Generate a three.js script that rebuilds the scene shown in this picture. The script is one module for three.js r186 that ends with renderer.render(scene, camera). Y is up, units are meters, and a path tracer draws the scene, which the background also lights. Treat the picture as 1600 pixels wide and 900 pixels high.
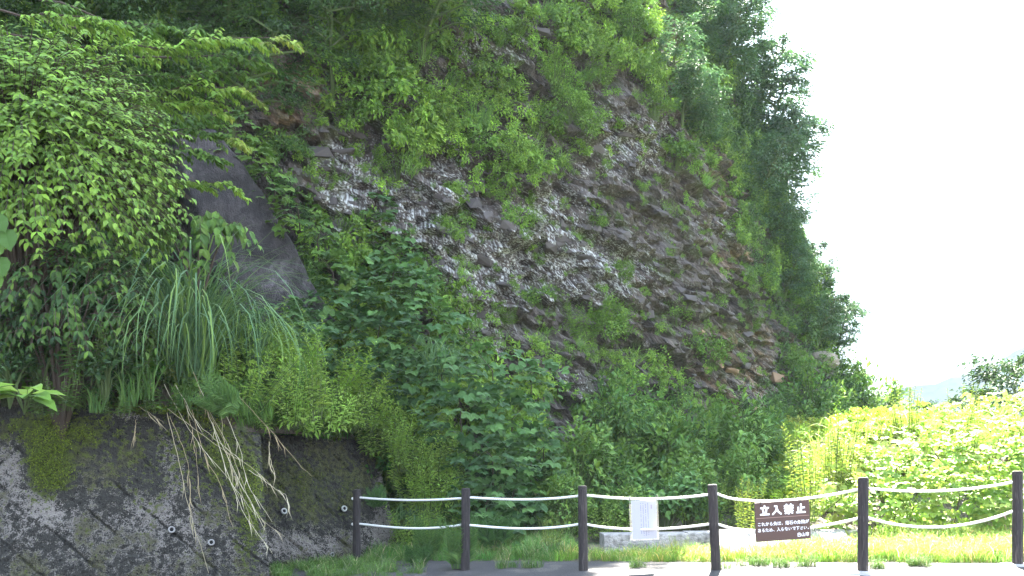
import * as THREE from 'three';
import { ConvexGeometry } from 'three/addons/geometries/ConvexGeometry.js';
import { mergeGeometries } from 'three/addons/utils/BufferGeometryUtils.js';
import { createNoise2D, createNoise3D } from 'simplex-noise';

// ---------------------------------------------------------------- camera, sky, sun, exposure
const scene = new THREE.Scene();
const F = 1600, HORIZON = 690, EYE = 1.6;                      // focal length and horizon row in photo pixels, eye height
const camera = new THREE.PerspectiveCamera(2 * Math.atan(690 / F) * 180 / Math.PI, 1600 / 1380, 0.1, 3000);
camera.setViewOffset(1600, 1380, 0, 0, 1600, 900);             // a lens shifted upwards, so posts stay upright
camera.position.set(0, EYE, 0);
camera.lookAt(0, EYE, -10);
scene.add(camera);
const SUN_DIR = new THREE.Vector3(0.215, 1.0, -1.0).normalize();   // high behind the cliff
{
  const W = 256, H = 128, d = new Float32Array(W * H * 4);
  for (let r = 0; r < H; r++) for (let c = 0; c < W; c++) {
    const up = ((r + .5) / H - .5) * Math.PI, a = ((c + .5) / W - .5) * 2 * Math.PI;
    const y = Math.sin(up), x = Math.cos(a) * Math.cos(up), z = Math.sin(a) * Math.cos(up);
    const s = Math.max(0, x * SUN_DIR.x + y * SUN_DIR.y + z * SUN_DIR.z);
    const k = Math.min(1, Math.max(0, y)), i = (r * W + c) * 4, glow = 0.045 * s ** 3 + .1 * s ** 24;
    d[i] = .172 - .046 * k + glow; d[i + 1] = .196 - .03 * k + glow; d[i + 2] = .232 - .004 * k + glow * .95; d[i + 3] = 1;
    if (y < 0) { d[i] = .075; d[i + 1] = .08; d[i + 2] = .08; }
  }
  const sky = new THREE.DataTexture(d, W, H, THREE.RGBAFormat, THREE.FloatType);
  sky.mapping = THREE.EquirectangularReflectionMapping; sky.magFilter = sky.minFilter = THREE.LinearFilter; sky.needsUpdate = true;
  scene.background = sky; scene.environment = sky;
}
const sun = new THREE.DirectionalLight(new THREE.Color(1, .95, .84), 5);
sun.position.copy(SUN_DIR).multiplyScalar(120).add(new THREE.Vector3(3, 0, -18)); sun.target.position.set(3, 0, -18);
sun.castShadow = true; sun.shadow.mapSize.set(4096, 4096);
Object.assign(sun.shadow.camera, { left: -50, right: 50, top: 60, bottom: -40, near: 1, far: 300 });
sun.shadow.radius = 1.2; sun.name = 'sun';
scene.add(sun, sun.target);
scene.fog = new THREE.FogExp2(0xcfe0f2, 0.00024);
const renderer = new THREE.WebGLRenderer({ antialias: true });
renderer.toneMapping = THREE.LinearToneMapping; renderer.toneMappingExposure = 19;
renderer.shadowMap.enabled = true; renderer.setSize(1024, 576);

// ---------------------------------------------------------------- helpers
const V = (x, y, z) => new THREE.Vector3(x, y, z);
const at = (px, py, d) => V((px - 800) / F * d, EYE + (HORIZON - py) / F * d, -d);
const proj = (p) => [800 + p.x / -p.z * F, HORIZON - (p.y - EYE) / -p.z * F];
const rng = (seed) => () => { seed = (seed + 0x6d2b79f5) | 0; let t = Math.imul(seed ^ (seed >>> 15), 1 | seed); t = (t + Math.imul(t ^ (t >>> 7), 61 | t)) ^ t; return ((t ^ (t >>> 14)) >>> 0) / 4294967296; };
const n2 = createNoise2D(rng(11)), n3 = createNoise3D(rng(12));
const fbm = (x, y, o = 4) => { let s = 0, a = .5; for (let i = 0; i < o; i++) { s += a * n2(x, y); x = x * 2.03 + 7.1; y = y * 2.03 - 3.7; a *= .5; } return s; };
const clamp = (x, a = 0, b = 1) => Math.min(b, Math.max(a, x)), mix = (a, b, t) => a + (b - a) * t;
const smooth = (a, b, x) => { const t = clamp((x - a) / (b - a)); return t * t * (3 - 2 * t); };
const hash = (i, j, k = 0) => { let h = Math.imul(i, 374761393) ^ Math.imul(j, 668265263) ^ Math.imul(k + 1, 1274126177); h = Math.imul(h ^ (h >>> 13), 1274126177); return ((h ^ (h >>> 16)) >>> 0) / 4294967296; };
function worley(x, y, k) {                                        // nearest jittered cell: id, offset to it, distance to the border
  const ix = Math.floor(x), iy = Math.floor(y); let b1 = 9, b2 = 9, ci = 0, cj = 0, dx = 0, dy = 0;
  for (let j = iy - 1; j <= iy + 1; j++) for (let i = ix - 1; i <= ix + 1; i++) {
    const ex = x - i - hash(i, j, k), ey = y - j - hash(i, j, k + 50), d = Math.hypot(ex, ey);
    if (d < b1) { b2 = b1; b1 = d; ci = i; cj = j; dx = ex; dy = ey; } else if (d < b2) b2 = d;
  }
  return { ci, cj, dx, dy, edge: b2 - b1 };
}
const used = new Map();
function numbered(n) { const k = used.get(n) ?? 0; used.set(n, k + 1); return k ? n + '_' + String(k).padStart(3, '0') : n; }
function tag(o, label, category, group, kind) {
  if (label) o.userData.label = label; if (category) o.userData.category = category;
  if (group) o.userData.group = group; if (kind) o.userData.kind = kind; return o;
}
function shadow(m) { m.castShadow = m.receiveShadow = true; return m; }
function thing(name, label, category, group, pos, turn = 0) {
  const o = new THREE.Group(); o.name = numbered(name); scene.add(o);
  if (pos) o.position.copy(pos); o.rotation.y = turn; return tag(o, label, category, group);
}
function part(name, geo, mat, parent, kind) { const m = shadow(new THREE.Mesh(geo, mat)); m.name = name; parent.add(m); if (kind) m.userData.kind = kind; return m; }
function struct(name, geo, mat, label) { const m = shadow(new THREE.Mesh(geo, mat)); m.name = numbered(name); m.userData.kind = 'structure'; if (label) m.userData.label = label; scene.add(m); return m; }
function tex(W, H, fn, opt = {}) {                                // fn(x, y) -> [r, g, b] in 0..1, stored as bytes (sRGB when opt.srgb)
  const d = new Uint8Array(W * H * 4), enc = (c) => 255 * (opt.srgb ? (c <= .0031308 ? 12.92 * c : 1.055 * c ** (1 / 2.4) - .055) : c);
  for (let y = 0; y < H; y++) for (let x = 0; x < W; x++) { const c = fn(x, y), i = (y * W + x) * 4; for (let k = 0; k < 3; k++) d[i + k] = clamp(enc(clamp(c[k])), 0, 255); d[i + 3] = 255; }
  const t = new THREE.DataTexture(d, W, H); t.magFilter = t.minFilter = THREE.LinearFilter; t.wrapS = t.wrapT = opt.clamp ? THREE.ClampToEdgeWrapping : THREE.RepeatWrapping;
  if (opt.srgb) t.colorSpace = THREE.SRGBColorSpace; if (opt.repeat) t.repeat.set(...opt.repeat); t.needsUpdate = true; return t;
}
// seamless noise on a torus, for repeating tiles
function tileNoise(u, v, f, k = 0) { const a = u * 2 * Math.PI, b = v * 2 * Math.PI, r = f / (2 * Math.PI); return .5 * (n3(Math.cos(a) * r + k, Math.sin(a) * r, Math.cos(b) * r + 3 * k) + n3(Math.sin(b) * r + k, Math.cos(a) * r + 9, Math.sin(a) * r - k)); }
class MB {                                                        // collects triangles with a colour per vertex
  constructor() { this.p = []; this.c = []; this.i = []; }
  get n() { return this.p.length / 3; }
  geo() {
    const g = new THREE.BufferGeometry();
    g.setAttribute('position', new THREE.BufferAttribute(new Float32Array(this.p), 3));
    g.setAttribute('color', new THREE.BufferAttribute(new Float32Array(this.c), 3));
    g.setIndex(this.i); return g;
  }
  leaf(tpl, pos, dir, up, L, W, col) {
    const y = dir, x = _x.crossVectors(y, up); if (x.lengthSq() < 1e-6) x.set(1, 0, 0); x.normalize(); const z = _z.crossVectors(x, y), o = this.n;
    for (const [a, b, c] of tpl.v) this.p.push(pos.x + x.x * a * W + y.x * b * L + z.x * c * L, pos.y + x.y * a * W + y.y * b * L + z.y * c * L, pos.z + x.z * a * W + y.z * b * L + z.z * c * L), this.c.push(...col);
    for (const k of tpl.f) this.i.push(o + k);
  }
  tube(pts, r0, r1, col, sides = 5) {
    const o = this.n, n = pts.length; let up = V(.3, .2, .9);
    for (let k = 0; k < n; k++) {
      const t = pts[Math.min(n - 1, k + 1)].clone().sub(pts[Math.max(0, k - 1)]).normalize(), x = new THREE.Vector3().crossVectors(t, up); if (x.lengthSq() < 1e-4) x.set(1, 0, 0); x.normalize(); const z = new THREE.Vector3().crossVectors(x, t), r = mix(r0, r1, k / (n - 1));
      for (let s = 0; s < sides; s++) { const a = s / sides * 2 * Math.PI, cx = Math.cos(a) * r, cz = Math.sin(a) * r; this.p.push(pts[k].x + x.x * cx + z.x * cz, pts[k].y + x.y * cx + z.y * cz, pts[k].z + x.z * cx + z.z * cz); this.c.push(...col); }
    }
    for (let k = 0; k < n - 1; k++) for (let s = 0; s < sides; s++) { const a = o + k * sides + s, b = o + k * sides + (s + 1) % sides; this.i.push(a, b, a + sides, b, b + sides, a + sides); }
  }
  blade(pts, w, up, col, tip = .06) {                             // a grass leaf, folded along its middle
    const n = pts.length, o = this.n;
    for (let k = 0; k < n; k++) {
      const t = pts[Math.min(n - 1, k + 1)].clone().sub(pts[Math.max(0, k - 1)]).normalize(), x = new THREE.Vector3().crossVectors(t, up).normalize(), z = new THREE.Vector3().crossVectors(x, t);
      const f = k / (n - 1), ww = w * Math.max(tip, Math.min(1, .45 + f * 3) * (1 - f ** 2.2));
      for (const s of [-1, 0, 1]) { this.p.push(pts[k].x + x.x * ww * s + (s ? z.x * ww * .35 : 0), pts[k].y + x.y * ww * s + (s ? z.y * ww * .35 : 0), pts[k].z + x.z * ww * s + (s ? z.z * ww * .35 : 0)); this.c.push(...col); }
    }
    for (let k = 0; k < n - 1; k++) { const a = o + k * 3; this.i.push(a, a + 3, a + 1, a + 1, a + 3, a + 4, a + 1, a + 4, a + 2, a + 2, a + 4, a + 5); }
  }
}
const _x = V(), _z = V();
const OVATE = { v: [[0, 0, 0], [0, .4, .03], [-.5, .36, .1], [.5, .36, .1], [-.36, .68, .04], [0, .7, 0], [.36, .68, .04], [0, 1, -.16]], f: [0, 2, 1, 0, 1, 3, 1, 2, 4, 1, 4, 5, 1, 5, 6, 1, 6, 3, 4, 7, 5, 5, 7, 6].map((x) => x) };
const LOW = { v: [[0, 0, 0], [-.5, .42, .1], [.5, .42, .1], [0, 1, -.1]], f: [0, 1, 3, 0, 3, 2] };
const ROUND = { v: [[0, .42, -.05], [0, 0, 0], [-.36, .1, .05], [-.5, .4, .04], [-.36, .72, .03], [0, 1, -.1], [.36, .72, .03], [.5, .4, .04], [.36, .1, .05]], f: [0, 2, 1, 0, 3, 2, 0, 4, 3, 0, 5, 4, 0, 6, 5, 0, 7, 6, 0, 8, 7, 0, 1, 8] };
const PAL = {
  bright: [[.2, .34, .04], [.15, .29, .038], [.26, .38, .055]], mid: [[.09, .18, .024], [.125, .215, .03], [.06, .13, .022]], dark: [[.034, .08, .018], [.05, .105, .02], [.025, .06, .02]],
  blue: [[.065, .15, .035], [.09, .19, .042], [.045, .11, .032]], yellow: [[.2, .28, .04], [.27, .31, .05], [.16, .25, .035]], grass: [[.1, .2, .04], [.08, .175, .045], [.13, .23, .05]],
  straw: [[.4, .34, .22], [.34, .27, .16], [.48, .43, .3]], pine: [[.05, .115, .055], [.075, .15, .062], [.095, .18, .06]],
};
const pick = (R, pal, k = 1) => { const a = pal[Math.floor(R() * pal.length)], b = pal[Math.floor(R() * pal.length)], t = R(), v = k * (.75 + .5 * R()); return [0, 1, 2].map((i) => mix(a[i], b[i], t) * v); };
const ball = (R, o = V()) => { let x, y, z; do { x = R() * 2 - 1; y = R() * 2 - 1; z = R() * 2 - 1; } while (x * x + y * y + z * z > 1); return o.set(x, y, z); };
const leafMaterial = (o = {}) => new THREE.MeshPhysicalMaterial({ roughness: .9, transmission: .3, thickness: 0, specularIntensity: .4, clearcoat: .22, clearcoatRoughness: .48, side: THREE.DoubleSide, vertexColors: true, ...o });
const M = {
  leaf: leafMaterial(), dry: leafMaterial({ transmission: .1, clearcoat: 0 }), moss: leafMaterial({ transmission: .15, clearcoat: 0, roughness: 1 }),
  bark: new THREE.MeshStandardMaterial({ color: new THREE.Color(.075, .055, .04), roughness: .95, vertexColors: false }),
  stem: new THREE.MeshStandardMaterial({ color: new THREE.Color(.07, .1, .03), roughness: .9 }),
};
const leafMats = (pal) => pal.map((c) => leafMaterial({ vertexColors: false, color: new THREE.Color(...c) }));

// ---------------------------------------------------------------- plant shapes; each returns { foliage, stem } geometries with the root at the origin
function shrubGeo(seed, { r = [.6, .5, .6], clumps = 16, per = 40, L = .08, W = .5, tpl = LOW, pal = PAL.mid, droop = .3, spread = .36, flat = 1, low = -.15 } = {}) {
  const R = rng(seed), f = new MB(), s = new MB(), d = V(), q = V(), c = V(), u = V();
  for (let k = 0; k < clumps; k++) {
    do ball(R, d); while (d.lengthSq() < .05 || d.y / d.length() < low); d.normalize();
    const far = .5 + .5 * R(); c.set(d.x * r[0] * far, r[1] * .8 + d.y * r[1] * far, d.z * r[2] * far);
    const tone = .72 + .55 * R(), cr = spread * (.7 + .6 * R());
    s.tube([V(0, -.1, 0), V(c.x * .4 + (R() - .5) * .1, c.y * .6, c.z * .4 + (R() - .5) * .1), c.clone()], .014, .005, [1, 1, 1], 4);
    for (let i = 0; i < per; i++) {
      ball(R, q); const p = V(c.x + q.x * cr * r[0], c.y + q.y * cr * r[1] * flat, c.z + q.z * cr * r[2]);
      const dir = d.clone().multiplyScalar(.7).add(ball(R, u).multiplyScalar(.9)); dir.y -= droop; dir.normalize();
      u.copy(d).multiplyScalar(.6).add(V(0, .9, 0)).add(V(R() - .5, R() - .5, R() - .5)).normalize();
      const l = L * (.65 + .7 * R()); f.leaf(tpl, p, dir, u, l, l * W, pick(R, pal, tone));
    }
  }
  return { foliage: f.geo(), stem: s.geo() };
}
function treeGeo(seed, { h = 3, r = 1.6, limbs = 12, per = 150, L = .1, W = .42, pal = PAL.pine, lean = [0, 0], flat = .28, tpl = LOW, droop = .25 } = {}) {
  const R = rng(seed), f = new MB(), s = new MB(), q = V(), u = V();
  const top = V(lean[0], h, lean[1]), trunk = []; for (let k = 0; k <= 5; k++) { const t = k / 5; trunk.push(V(top.x * t * t + (R() - .5) * .12, h * t - .2, top.z * t * t + (R() - .5) * .12)); }
  s.tube(trunk, .035 + h * .014, .02, [1, 1, 1], 6);
  for (let k = 0; k < limbs; k++) {
    const t = .25 + .75 * (k + R()) / limbs, a = k * 2.4 + R(), len = r * (1.12 - .65 * Math.abs(t - .5)) * (.7 + .5 * R());
    const p0 = V(top.x * t * t, h * t - .2, top.z * t * t), tip = V(p0.x + Math.cos(a) * len, p0.y + len * (.25 - .2 * R()), p0.z + Math.sin(a) * len), mid = p0.clone().lerp(tip, .5); mid.y += .12 * len;
    s.tube([p0, mid, tip], .03, .008, [1, 1, 1], 4);
    const tone = .75 + .5 * R();
    for (let i = 0; i < per; i++) {
      const along = .25 + .8 * Math.sqrt(R()), c = along < .5 ? p0.clone().lerp(mid, along * 2) : mid.clone().lerp(tip, along * 2 - 1), w = len * (.2 + .22 * R());
      ball(R, q); const p = V(c.x + q.x * w, c.y + q.y * w * flat + .05, c.z + q.z * w);
      const dir = V(Math.cos(a), -droop, Math.sin(a)).add(ball(R, u).multiplyScalar(.9)).normalize();
      u.set((R() - .5) * .8, 1, (R() - .5) * .8).normalize(); const l = L * (.65 + .7 * R());
      f.leaf(tpl, p, dir, u, l, l * W, pick(R, pal, tone));
    }
  }
  return { foliage: f.geo(), stem: s.geo() };
}
function arc(R, len, az, lift, droop, seg, out = .12) {            // points of an arching grass leaf
  const pts = [], d = V(Math.cos(az), 0, Math.sin(az)); let y = 0, x = 0, e = lift;
  for (let k = 0; k <= seg; k++) { pts.push(V(d.x * x, y, d.z * x)); const st = len / seg; x += Math.cos(e) * st; y += Math.sin(e) * st; const g = (k + .5) / seg - .5; e -= droop * 2.05 / seg * Math.exp(-((g / .27) ** 2)); }
  return pts;
}
function grassGeo(seed, { n = 60, len = .7, w = .006, droop = .5, base = .1, pal = PAL.grass, seg = 5, lift = [1.1, 1.5] } = {}) {
  const R = rng(seed), f = new MB();
  for (let k = 0; k < n; k++) {
    const az = R() * 6.283, l = len * (.5 + .6 * R()), o = V((R() - .5) * 2 * base, 0, (R() - .5) * 2 * base), pts = arc(R, l, az, mix(...lift, R()), droop * (.5 + R()), seg).map((p) => p.add(o));
    f.blade(pts, w * (.7 + .6 * R()), V(Math.cos(az) * .2, 1, Math.sin(az) * .2), pick(R, pal));
  }
  return { foliage: f.geo() };
}
function herbGeo(seed, { stems = 14, h = .7, leaves = 22, L = .09, W = .3, base = .2, pal = PAL.bright, lean = .25, tpl = LOW, droop = .2 } = {}) {
  const R = rng(seed), f = new MB(), s = new MB(), u = V();                    // upright stems with leaves set round them
  for (let k = 0; k < stems; k++) {
    const a = R() * 6.283, b = base * Math.sqrt(R()), hh = h * (.6 + .5 * R()), p0 = V(Math.cos(a) * b, -.05, Math.sin(a) * b), p1 = V(Math.cos(a) * (b + lean * hh) + (R() - .5) * .1, hh, Math.sin(a) * (b + lean * hh) + (R() - .5) * .1), tone = .8 + .4 * R();
    s.tube([p0, p0.clone().lerp(p1, .5), p1], .006, .003, [1, 1, 1], 3);
    for (let i = 0; i < leaves; i++) {
      const t = .2 + .8 * i / leaves, c = p0.clone().lerp(p1, t), az = i * 2.4 + R(), el = mix(-droop, .8, t * t), dir = V(Math.cos(az) * Math.cos(el), Math.sin(el), Math.sin(az) * Math.cos(el));
      const l = L * (.6 + .6 * R()) * (1.25 - .75 * t); u.set(-dir.x * .3 + (R() - .5) * .5, 1, -dir.z * .3 + (R() - .5) * .5).normalize(); f.leaf(tpl, c, dir, u, l, l * W, pick(R, pal, tone * (.8 + .35 * t)));
    }
  }
  return { foliage: f.geo(), stem: s.geo() };
}
function horsetailGeo(seed, { stems = 26, h = .5, base = .14, pal = PAL.grass, lean = .25 } = {}) {
  const R = rng(seed), f = new MB();                                        // fine feathery whorls of thread-thin branches
  for (let k = 0; k < stems; k++) {
    const a = R() * 6.283, b = base * Math.sqrt(R()), hh = h * (.6 + .5 * R()), p0 = V(Math.cos(a) * b, 0, Math.sin(a) * b), p1 = V(Math.cos(a) * (b + lean * hh), hh, Math.sin(a) * (b + lean * hh)), col = pick(R, pal);
    f.tube([p0, p1], .004, .002, col, 3);
    for (let w = 0; w < 12; w++) for (let i = 0; i < 6; i++) {
      const t = .12 + .86 * w / 13, c = p0.clone().lerp(p1, t), az = i * .785 + w * .5 + R() * .4, l = .11 * (1.1 - t) + .025, dir = V(Math.cos(az), .75, Math.sin(az)).normalize();
      f.leaf(LOW, c, dir, V(0, 1, 0), l, .0035, pick(R, pal));
    }
  }
  return { foliage: f.geo() };
}
function addPlant(o, geo, mat = M.leaf, stemName = 'stem', stemMat = M.stem) {
  if (geo.stem) part(stemName, geo.stem, stemMat, o);
  part('foliage', geo.foliage, mat, o, 'stuff'); return o;
}
// ---------------------------------------------------------------- the rock cliff (structure)
const BASE = [[-15, -7.5], [-10, -12], [-5.5, -15.6], [-1.65, -17.2], [.75, -18.3], [3.8, -20.9], [7, -24.6], [9.6, -27.8], [11.1, -30.6], [11.2, -34.5], [8.6, -41], [3, -50]];
const curve = new THREE.CatmullRomCurve3(BASE.map(([x, z]) => V(x, 0, z)), false, 'centripetal');
const CL = curve.getLength(), NS = 1200, ring = curve.getSpacedPoints(NS);
const alongU = (u) => { const t = clamp(u / CL, 0, .9999) * NS, i = Math.floor(t); return ring[i].clone().lerp(ring[i + 1], t - i); };
const outward = (u) => { const a = alongU(u - 1.2), b = alongU(u + 1.2), t = b.sub(a).normalize(); return V(-t.z, 0, t.x); };
const uNose = (() => { let best = 0, bu = 0; for (let u = 0; u < CL; u += .1) { const p = alongU(u), s = p.x / -p.z; if (s > best) { best = s; bu = u; } } return bu; })();
const uStart = 6;
function cliffSmooth(u, v, extra = 0) {
  const b = alongU(u), n = outward(u), cot = mix(.2, .36, smooth(uNose - 11, uNose - 2, u)), vv = Math.min(v, 30), back = Math.max(0, v - 30) * 3;
  return { p: V(b.x - .9 * cot * vv + n.x * extra - .6 * back, Math.min(v, 30 + (v - 30) * .25) - .6, b.z - .45 * cot * vv + n.z * extra - .5 * back), n };
}
const blobs = (list, x, y) => { let s = 0; for (const [cx, cy, rx, ry, k] of list) { const e = ((x - cx) / rx) ** 2 + ((y - cy) / ry) ** 2; if (e < 6) s += k * Math.exp(-e); } return s; };
// where the stone is bare and jointed, where lichen, where ochre earth, in the photo's own coordinates of the face
const LICHEN = [[545, 300, 45, 75, 1], [660, 330, 70, 60, .95], [760, 420, 90, 60, 1], [870, 400, 90, 60, .8], [740, 490, 40, 45, .8], [735, 70, 30, 70, .55], [800, 60, 30, 40, .5], [1000, 215, 50, 45, .8], [712, 275, 15, 35, 1.1], [955, 430, 80, 40, .7], [860, 320, 40, 30, .8], [900, 600, 60, 15, .6], [1120, 350, 50, 30, .4], [930, 230, 40, 60, .5], [780, 545, 25, 20, .8], [1210, 610, 60, 40, .4]];
const OCHRE = [[1170, 590, 70, 60, .9], [1140, 400, 40, 25, .7], [1120, 520, 60, 20, .6], [445, 130, 50, 60, 1], [470, 200, 30, 60, .6], [1095, 110, 35, 120, .7], [1130, 280, 40, 60, .5], [1060, 70, 40, 60, .6], [1000, 480, 40, 60, .2]];
const slabZone = (u, v) => { const [x, y] = proj(cliffSmooth(u, v).p); return clamp(blobs([[280, 220, 90, 70, 1.3], [380, 330, 90, 80, 1.3], [440, 430, 80, 60, 1.3]], x, y)); };
const bed = (u, v) => [u * .95 + v * .22, v * 1.25 + u * .16 + .25 * fbm(u * .5, v * .5, 2)];   // jointing across and along the beds
function cliffDisp(u, v) {
  const big = .5 * fbm(u * .11 + 3, v * .13, 3) + .22 * fbm(u * .45, v * .35 + 9, 3);
  const [a, b] = bed(u, v), wob = .3 * fbm(u * 1.3, v * 1.3, 2);
  const A = worley(a * 1.2 + wob, b * 1.35 + wob, 1), B = worley(a * 2.8 + 5 + wob, b * 3.9 + wob, 2), C = worley(a * 5.5, b * 9 + wob * 3, 3);
  let d = (hash(A.ci, A.cj, 7) - .5) * .5 + A.dx * (hash(A.ci, A.cj, 8) - .5) * .5 - A.dy * .22;
  d += (hash(B.ci, B.cj, 7) - .5) * .3 + B.dx * (hash(B.ci, B.cj, 8) - .5) * .3 - B.dy * .12;
  d += (hash(C.ci, C.cj, 7) - .5) * .13 - C.dy * .06;
  const ledge = b * 2.6 + .6 * hash(A.ci, A.cj, 3); d += .07 * (ledge - Math.floor(ledge) - .5) * (hash(A.ci, A.cj, 2) > .3 ? 1 : .2);
  d -= .16 * (1 - smooth(.02, .1, A.edge)) + .13 * (1 - smooth(.02, .12, B.edge));
  const flat = slabZone(u, v); return (big + d * .72) * (1 - flat) - .35 * flat;
}
const us = [], vs = [];
for (let u = 0; u < CL; u += (u > uStart && u < uNose + 3.2 ? .085 : .4)) us.push(u);
for (let v = 0; v < 19.5; v += .085) vs.push(v);
for (let v = 19.5; v < 30; v += .6) vs.push(v);
for (const v of [30.5, 31.5, 33, 36, 40]) vs.push(v);
const NU = us.length, NV = vs.length;
const T0 = uStart - 1, TU = uNose + 4 - T0, TV = 20;                // the stretch that the colour map covers
const look = [];                                                   // per 8-pixel cell of the photo, the nearest cliff vertex
const cell = (px, py) => Math.floor((px + 80) / 8) + 230 * Math.floor((py + 400) / 8);
const cliffGeo = (() => {
  const p = new Float32Array(NU * NV * 3), uv = new Float32Array(NU * NV * 2), idx = [];
  for (let j = 0, k = 0; j < NV; j++) for (let i = 0; i < NU; i++, k++) {
    const dd = cliffDisp(us[i], vs[j]), { p: q } = cliffSmooth(us[i], vs[j], dd); q.toArray(p, k * 3);
    uv[k * 2] = (us[i] - T0 + .45 * dd) / TU; uv[k * 2 + 1] = (vs[j] + .8 * dd) / TV;
  }
  for (let j = 0; j < NV - 1; j++) for (let i = 0; i < NU - 1; i++) { const a = j * NU + i; idx.push(a, a + 1, a + NU, a + 1, a + NU + 1, a + NU); }
  const g = new THREE.BufferGeometry(); g.setAttribute('position', new THREE.BufferAttribute(p, 3)); g.setAttribute('uv', new THREE.BufferAttribute(uv, 2)); g.setIndex(idx); g.computeVertexNormals();
  for (let j = 0, k = 0; j < NV; j++) for (let i = 0; i < NU; i++, k++) {
    const q = V().fromArray(p, k * 3); if (q.z > -2) continue;
    const [x, y] = proj(q); if (x < -80 || x > 1750 || y < -400 || y > 1000) continue;
    const c = cell(x, y), o = look[c]; if (!o || o.d > -q.z) look[c] = { d: -q.z, k, u: us[i], v: vs[j], p: q };
  }
  return g;
})();
const smoothLook = [];
for (let u = 0; u < uNose + 3; u += .1) for (let v = 0; v < 22; v += .1) { const s = cliffSmooth(u, v), [x, y] = proj(s.p); if (s.p.z > -2 || x < -80 || x > 1750 || y < -400 || y > 1000) continue; const c = cell(x, y); if (!smoothLook[c] || smoothLook[c].d > -s.p.z) smoothLook[c] = { d: -s.p.z, p: s.p, n: s.n, u, v }; }
const hitIn = (table) => (px, py) => { for (let r = 0; r < 12; r++) for (let dy = -r; dy <= r; dy++) for (let dx = -r; dx <= r; dx++) { if (Math.max(Math.abs(dx), Math.abs(dy)) !== r) continue; const h = table[cell(px + dx * 8, py + dy * 8)]; if (h) return { ...h, p: h.p.clone(), n: h.n ?? outward(h.u) }; } return null; };
const hit = hitIn(look), hitSmooth = hitIn(smoothLook);
const rockTex = tex(2048, 1024, (x, y) => {
  const u = T0 + x / 2048 * TU, v = y / 1024 * TV, s = cliffSmooth(u, v).p, [px, py] = proj(s);
  const [a, b] = bed(u, v), wob = .3 * fbm(u * 1.3, v * 1.3, 2), A = worley(a * 1.2 + wob, b * 1.35 + wob, 1), B = worley(a * 2.8 + 5 + wob, b * 3.9 + wob, 2);
  const grain = fbm(u * 6, v * 6, 4), streak = fbm(a * 1.1, b * 7, 3), tone = hash(B.ci, B.cj, 4) * .5 + hash(A.ci, A.cj, 5) * .5;
  const fine = n2(u * 16, v * 19) * .5 + n2(u * 31, v * 37) * .4; let k = Math.max(.15, .42 + .5 * tone + .55 * grain + .3 * streak + .38 * fine), c = [.1 * k, .081 * k, .071 * k];
  const ochre = clamp(blobs(OCHRE, px, py) * 1.5 * (.5 + fbm(u * .9, v * 1.4, 3)) * (hash(B.ci, B.cj, 9) > .35 ? 1 : .35));
  c = [mix(c[0], .30 * k, ochre * .8), mix(c[1], .19 * k, ochre * .8), mix(c[2], .11 * k, ochre * .8)];
  const moss = smooth(.1, .5, fbm(u * .8 + 40, v * .8, 4)) * .55; c = [mix(c[0], .06, moss), mix(c[1], .075, moss), mix(c[2], .03, moss)];
  const reg = clamp(blobs(LICHEN, px, py) + .14), l = .9 * smooth(.86 - .32 * reg, .98 - .32 * reg, .5 + .4 * fbm(u * 2.3, v * 3, 3) + .26 * n2(u * 9 + v * 3, v * 12) + .46 * n2(u * 18, v * 22) + .15 * (hash(B.ci, B.cj, 12) - .4)) * Math.min(1, reg * 1.6);
  const w = .4 + .14 * n2(u * 9, v * 9); return [mix(c[0], w, l), mix(c[1], w * 1.01, l), mix(c[2], w * .97, l)];
}, { srgb: true, clamp: true });
const rockBump = tex(512, 512, (x, y) => { const u = x / 512, v = y / 512, k = .5 + .3 * tileNoise(u, v, 9) + .22 * tileNoise(u, v, 24, 2) + .16 * tileNoise(u, v, 60, 4); return [k, k, k]; }, { repeat: [TU / 1.6, TV / 1.6] });
const rockMat = new THREE.MeshStandardMaterial({ map: rockTex, bumpMap: rockBump, bumpScale: .05, roughness: .93, flatShading: true });
const cliff = struct('cliff', cliffGeo, rockMat, 'steep dark jointed rock cliff with pale lichen and hanging plants');
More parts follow.
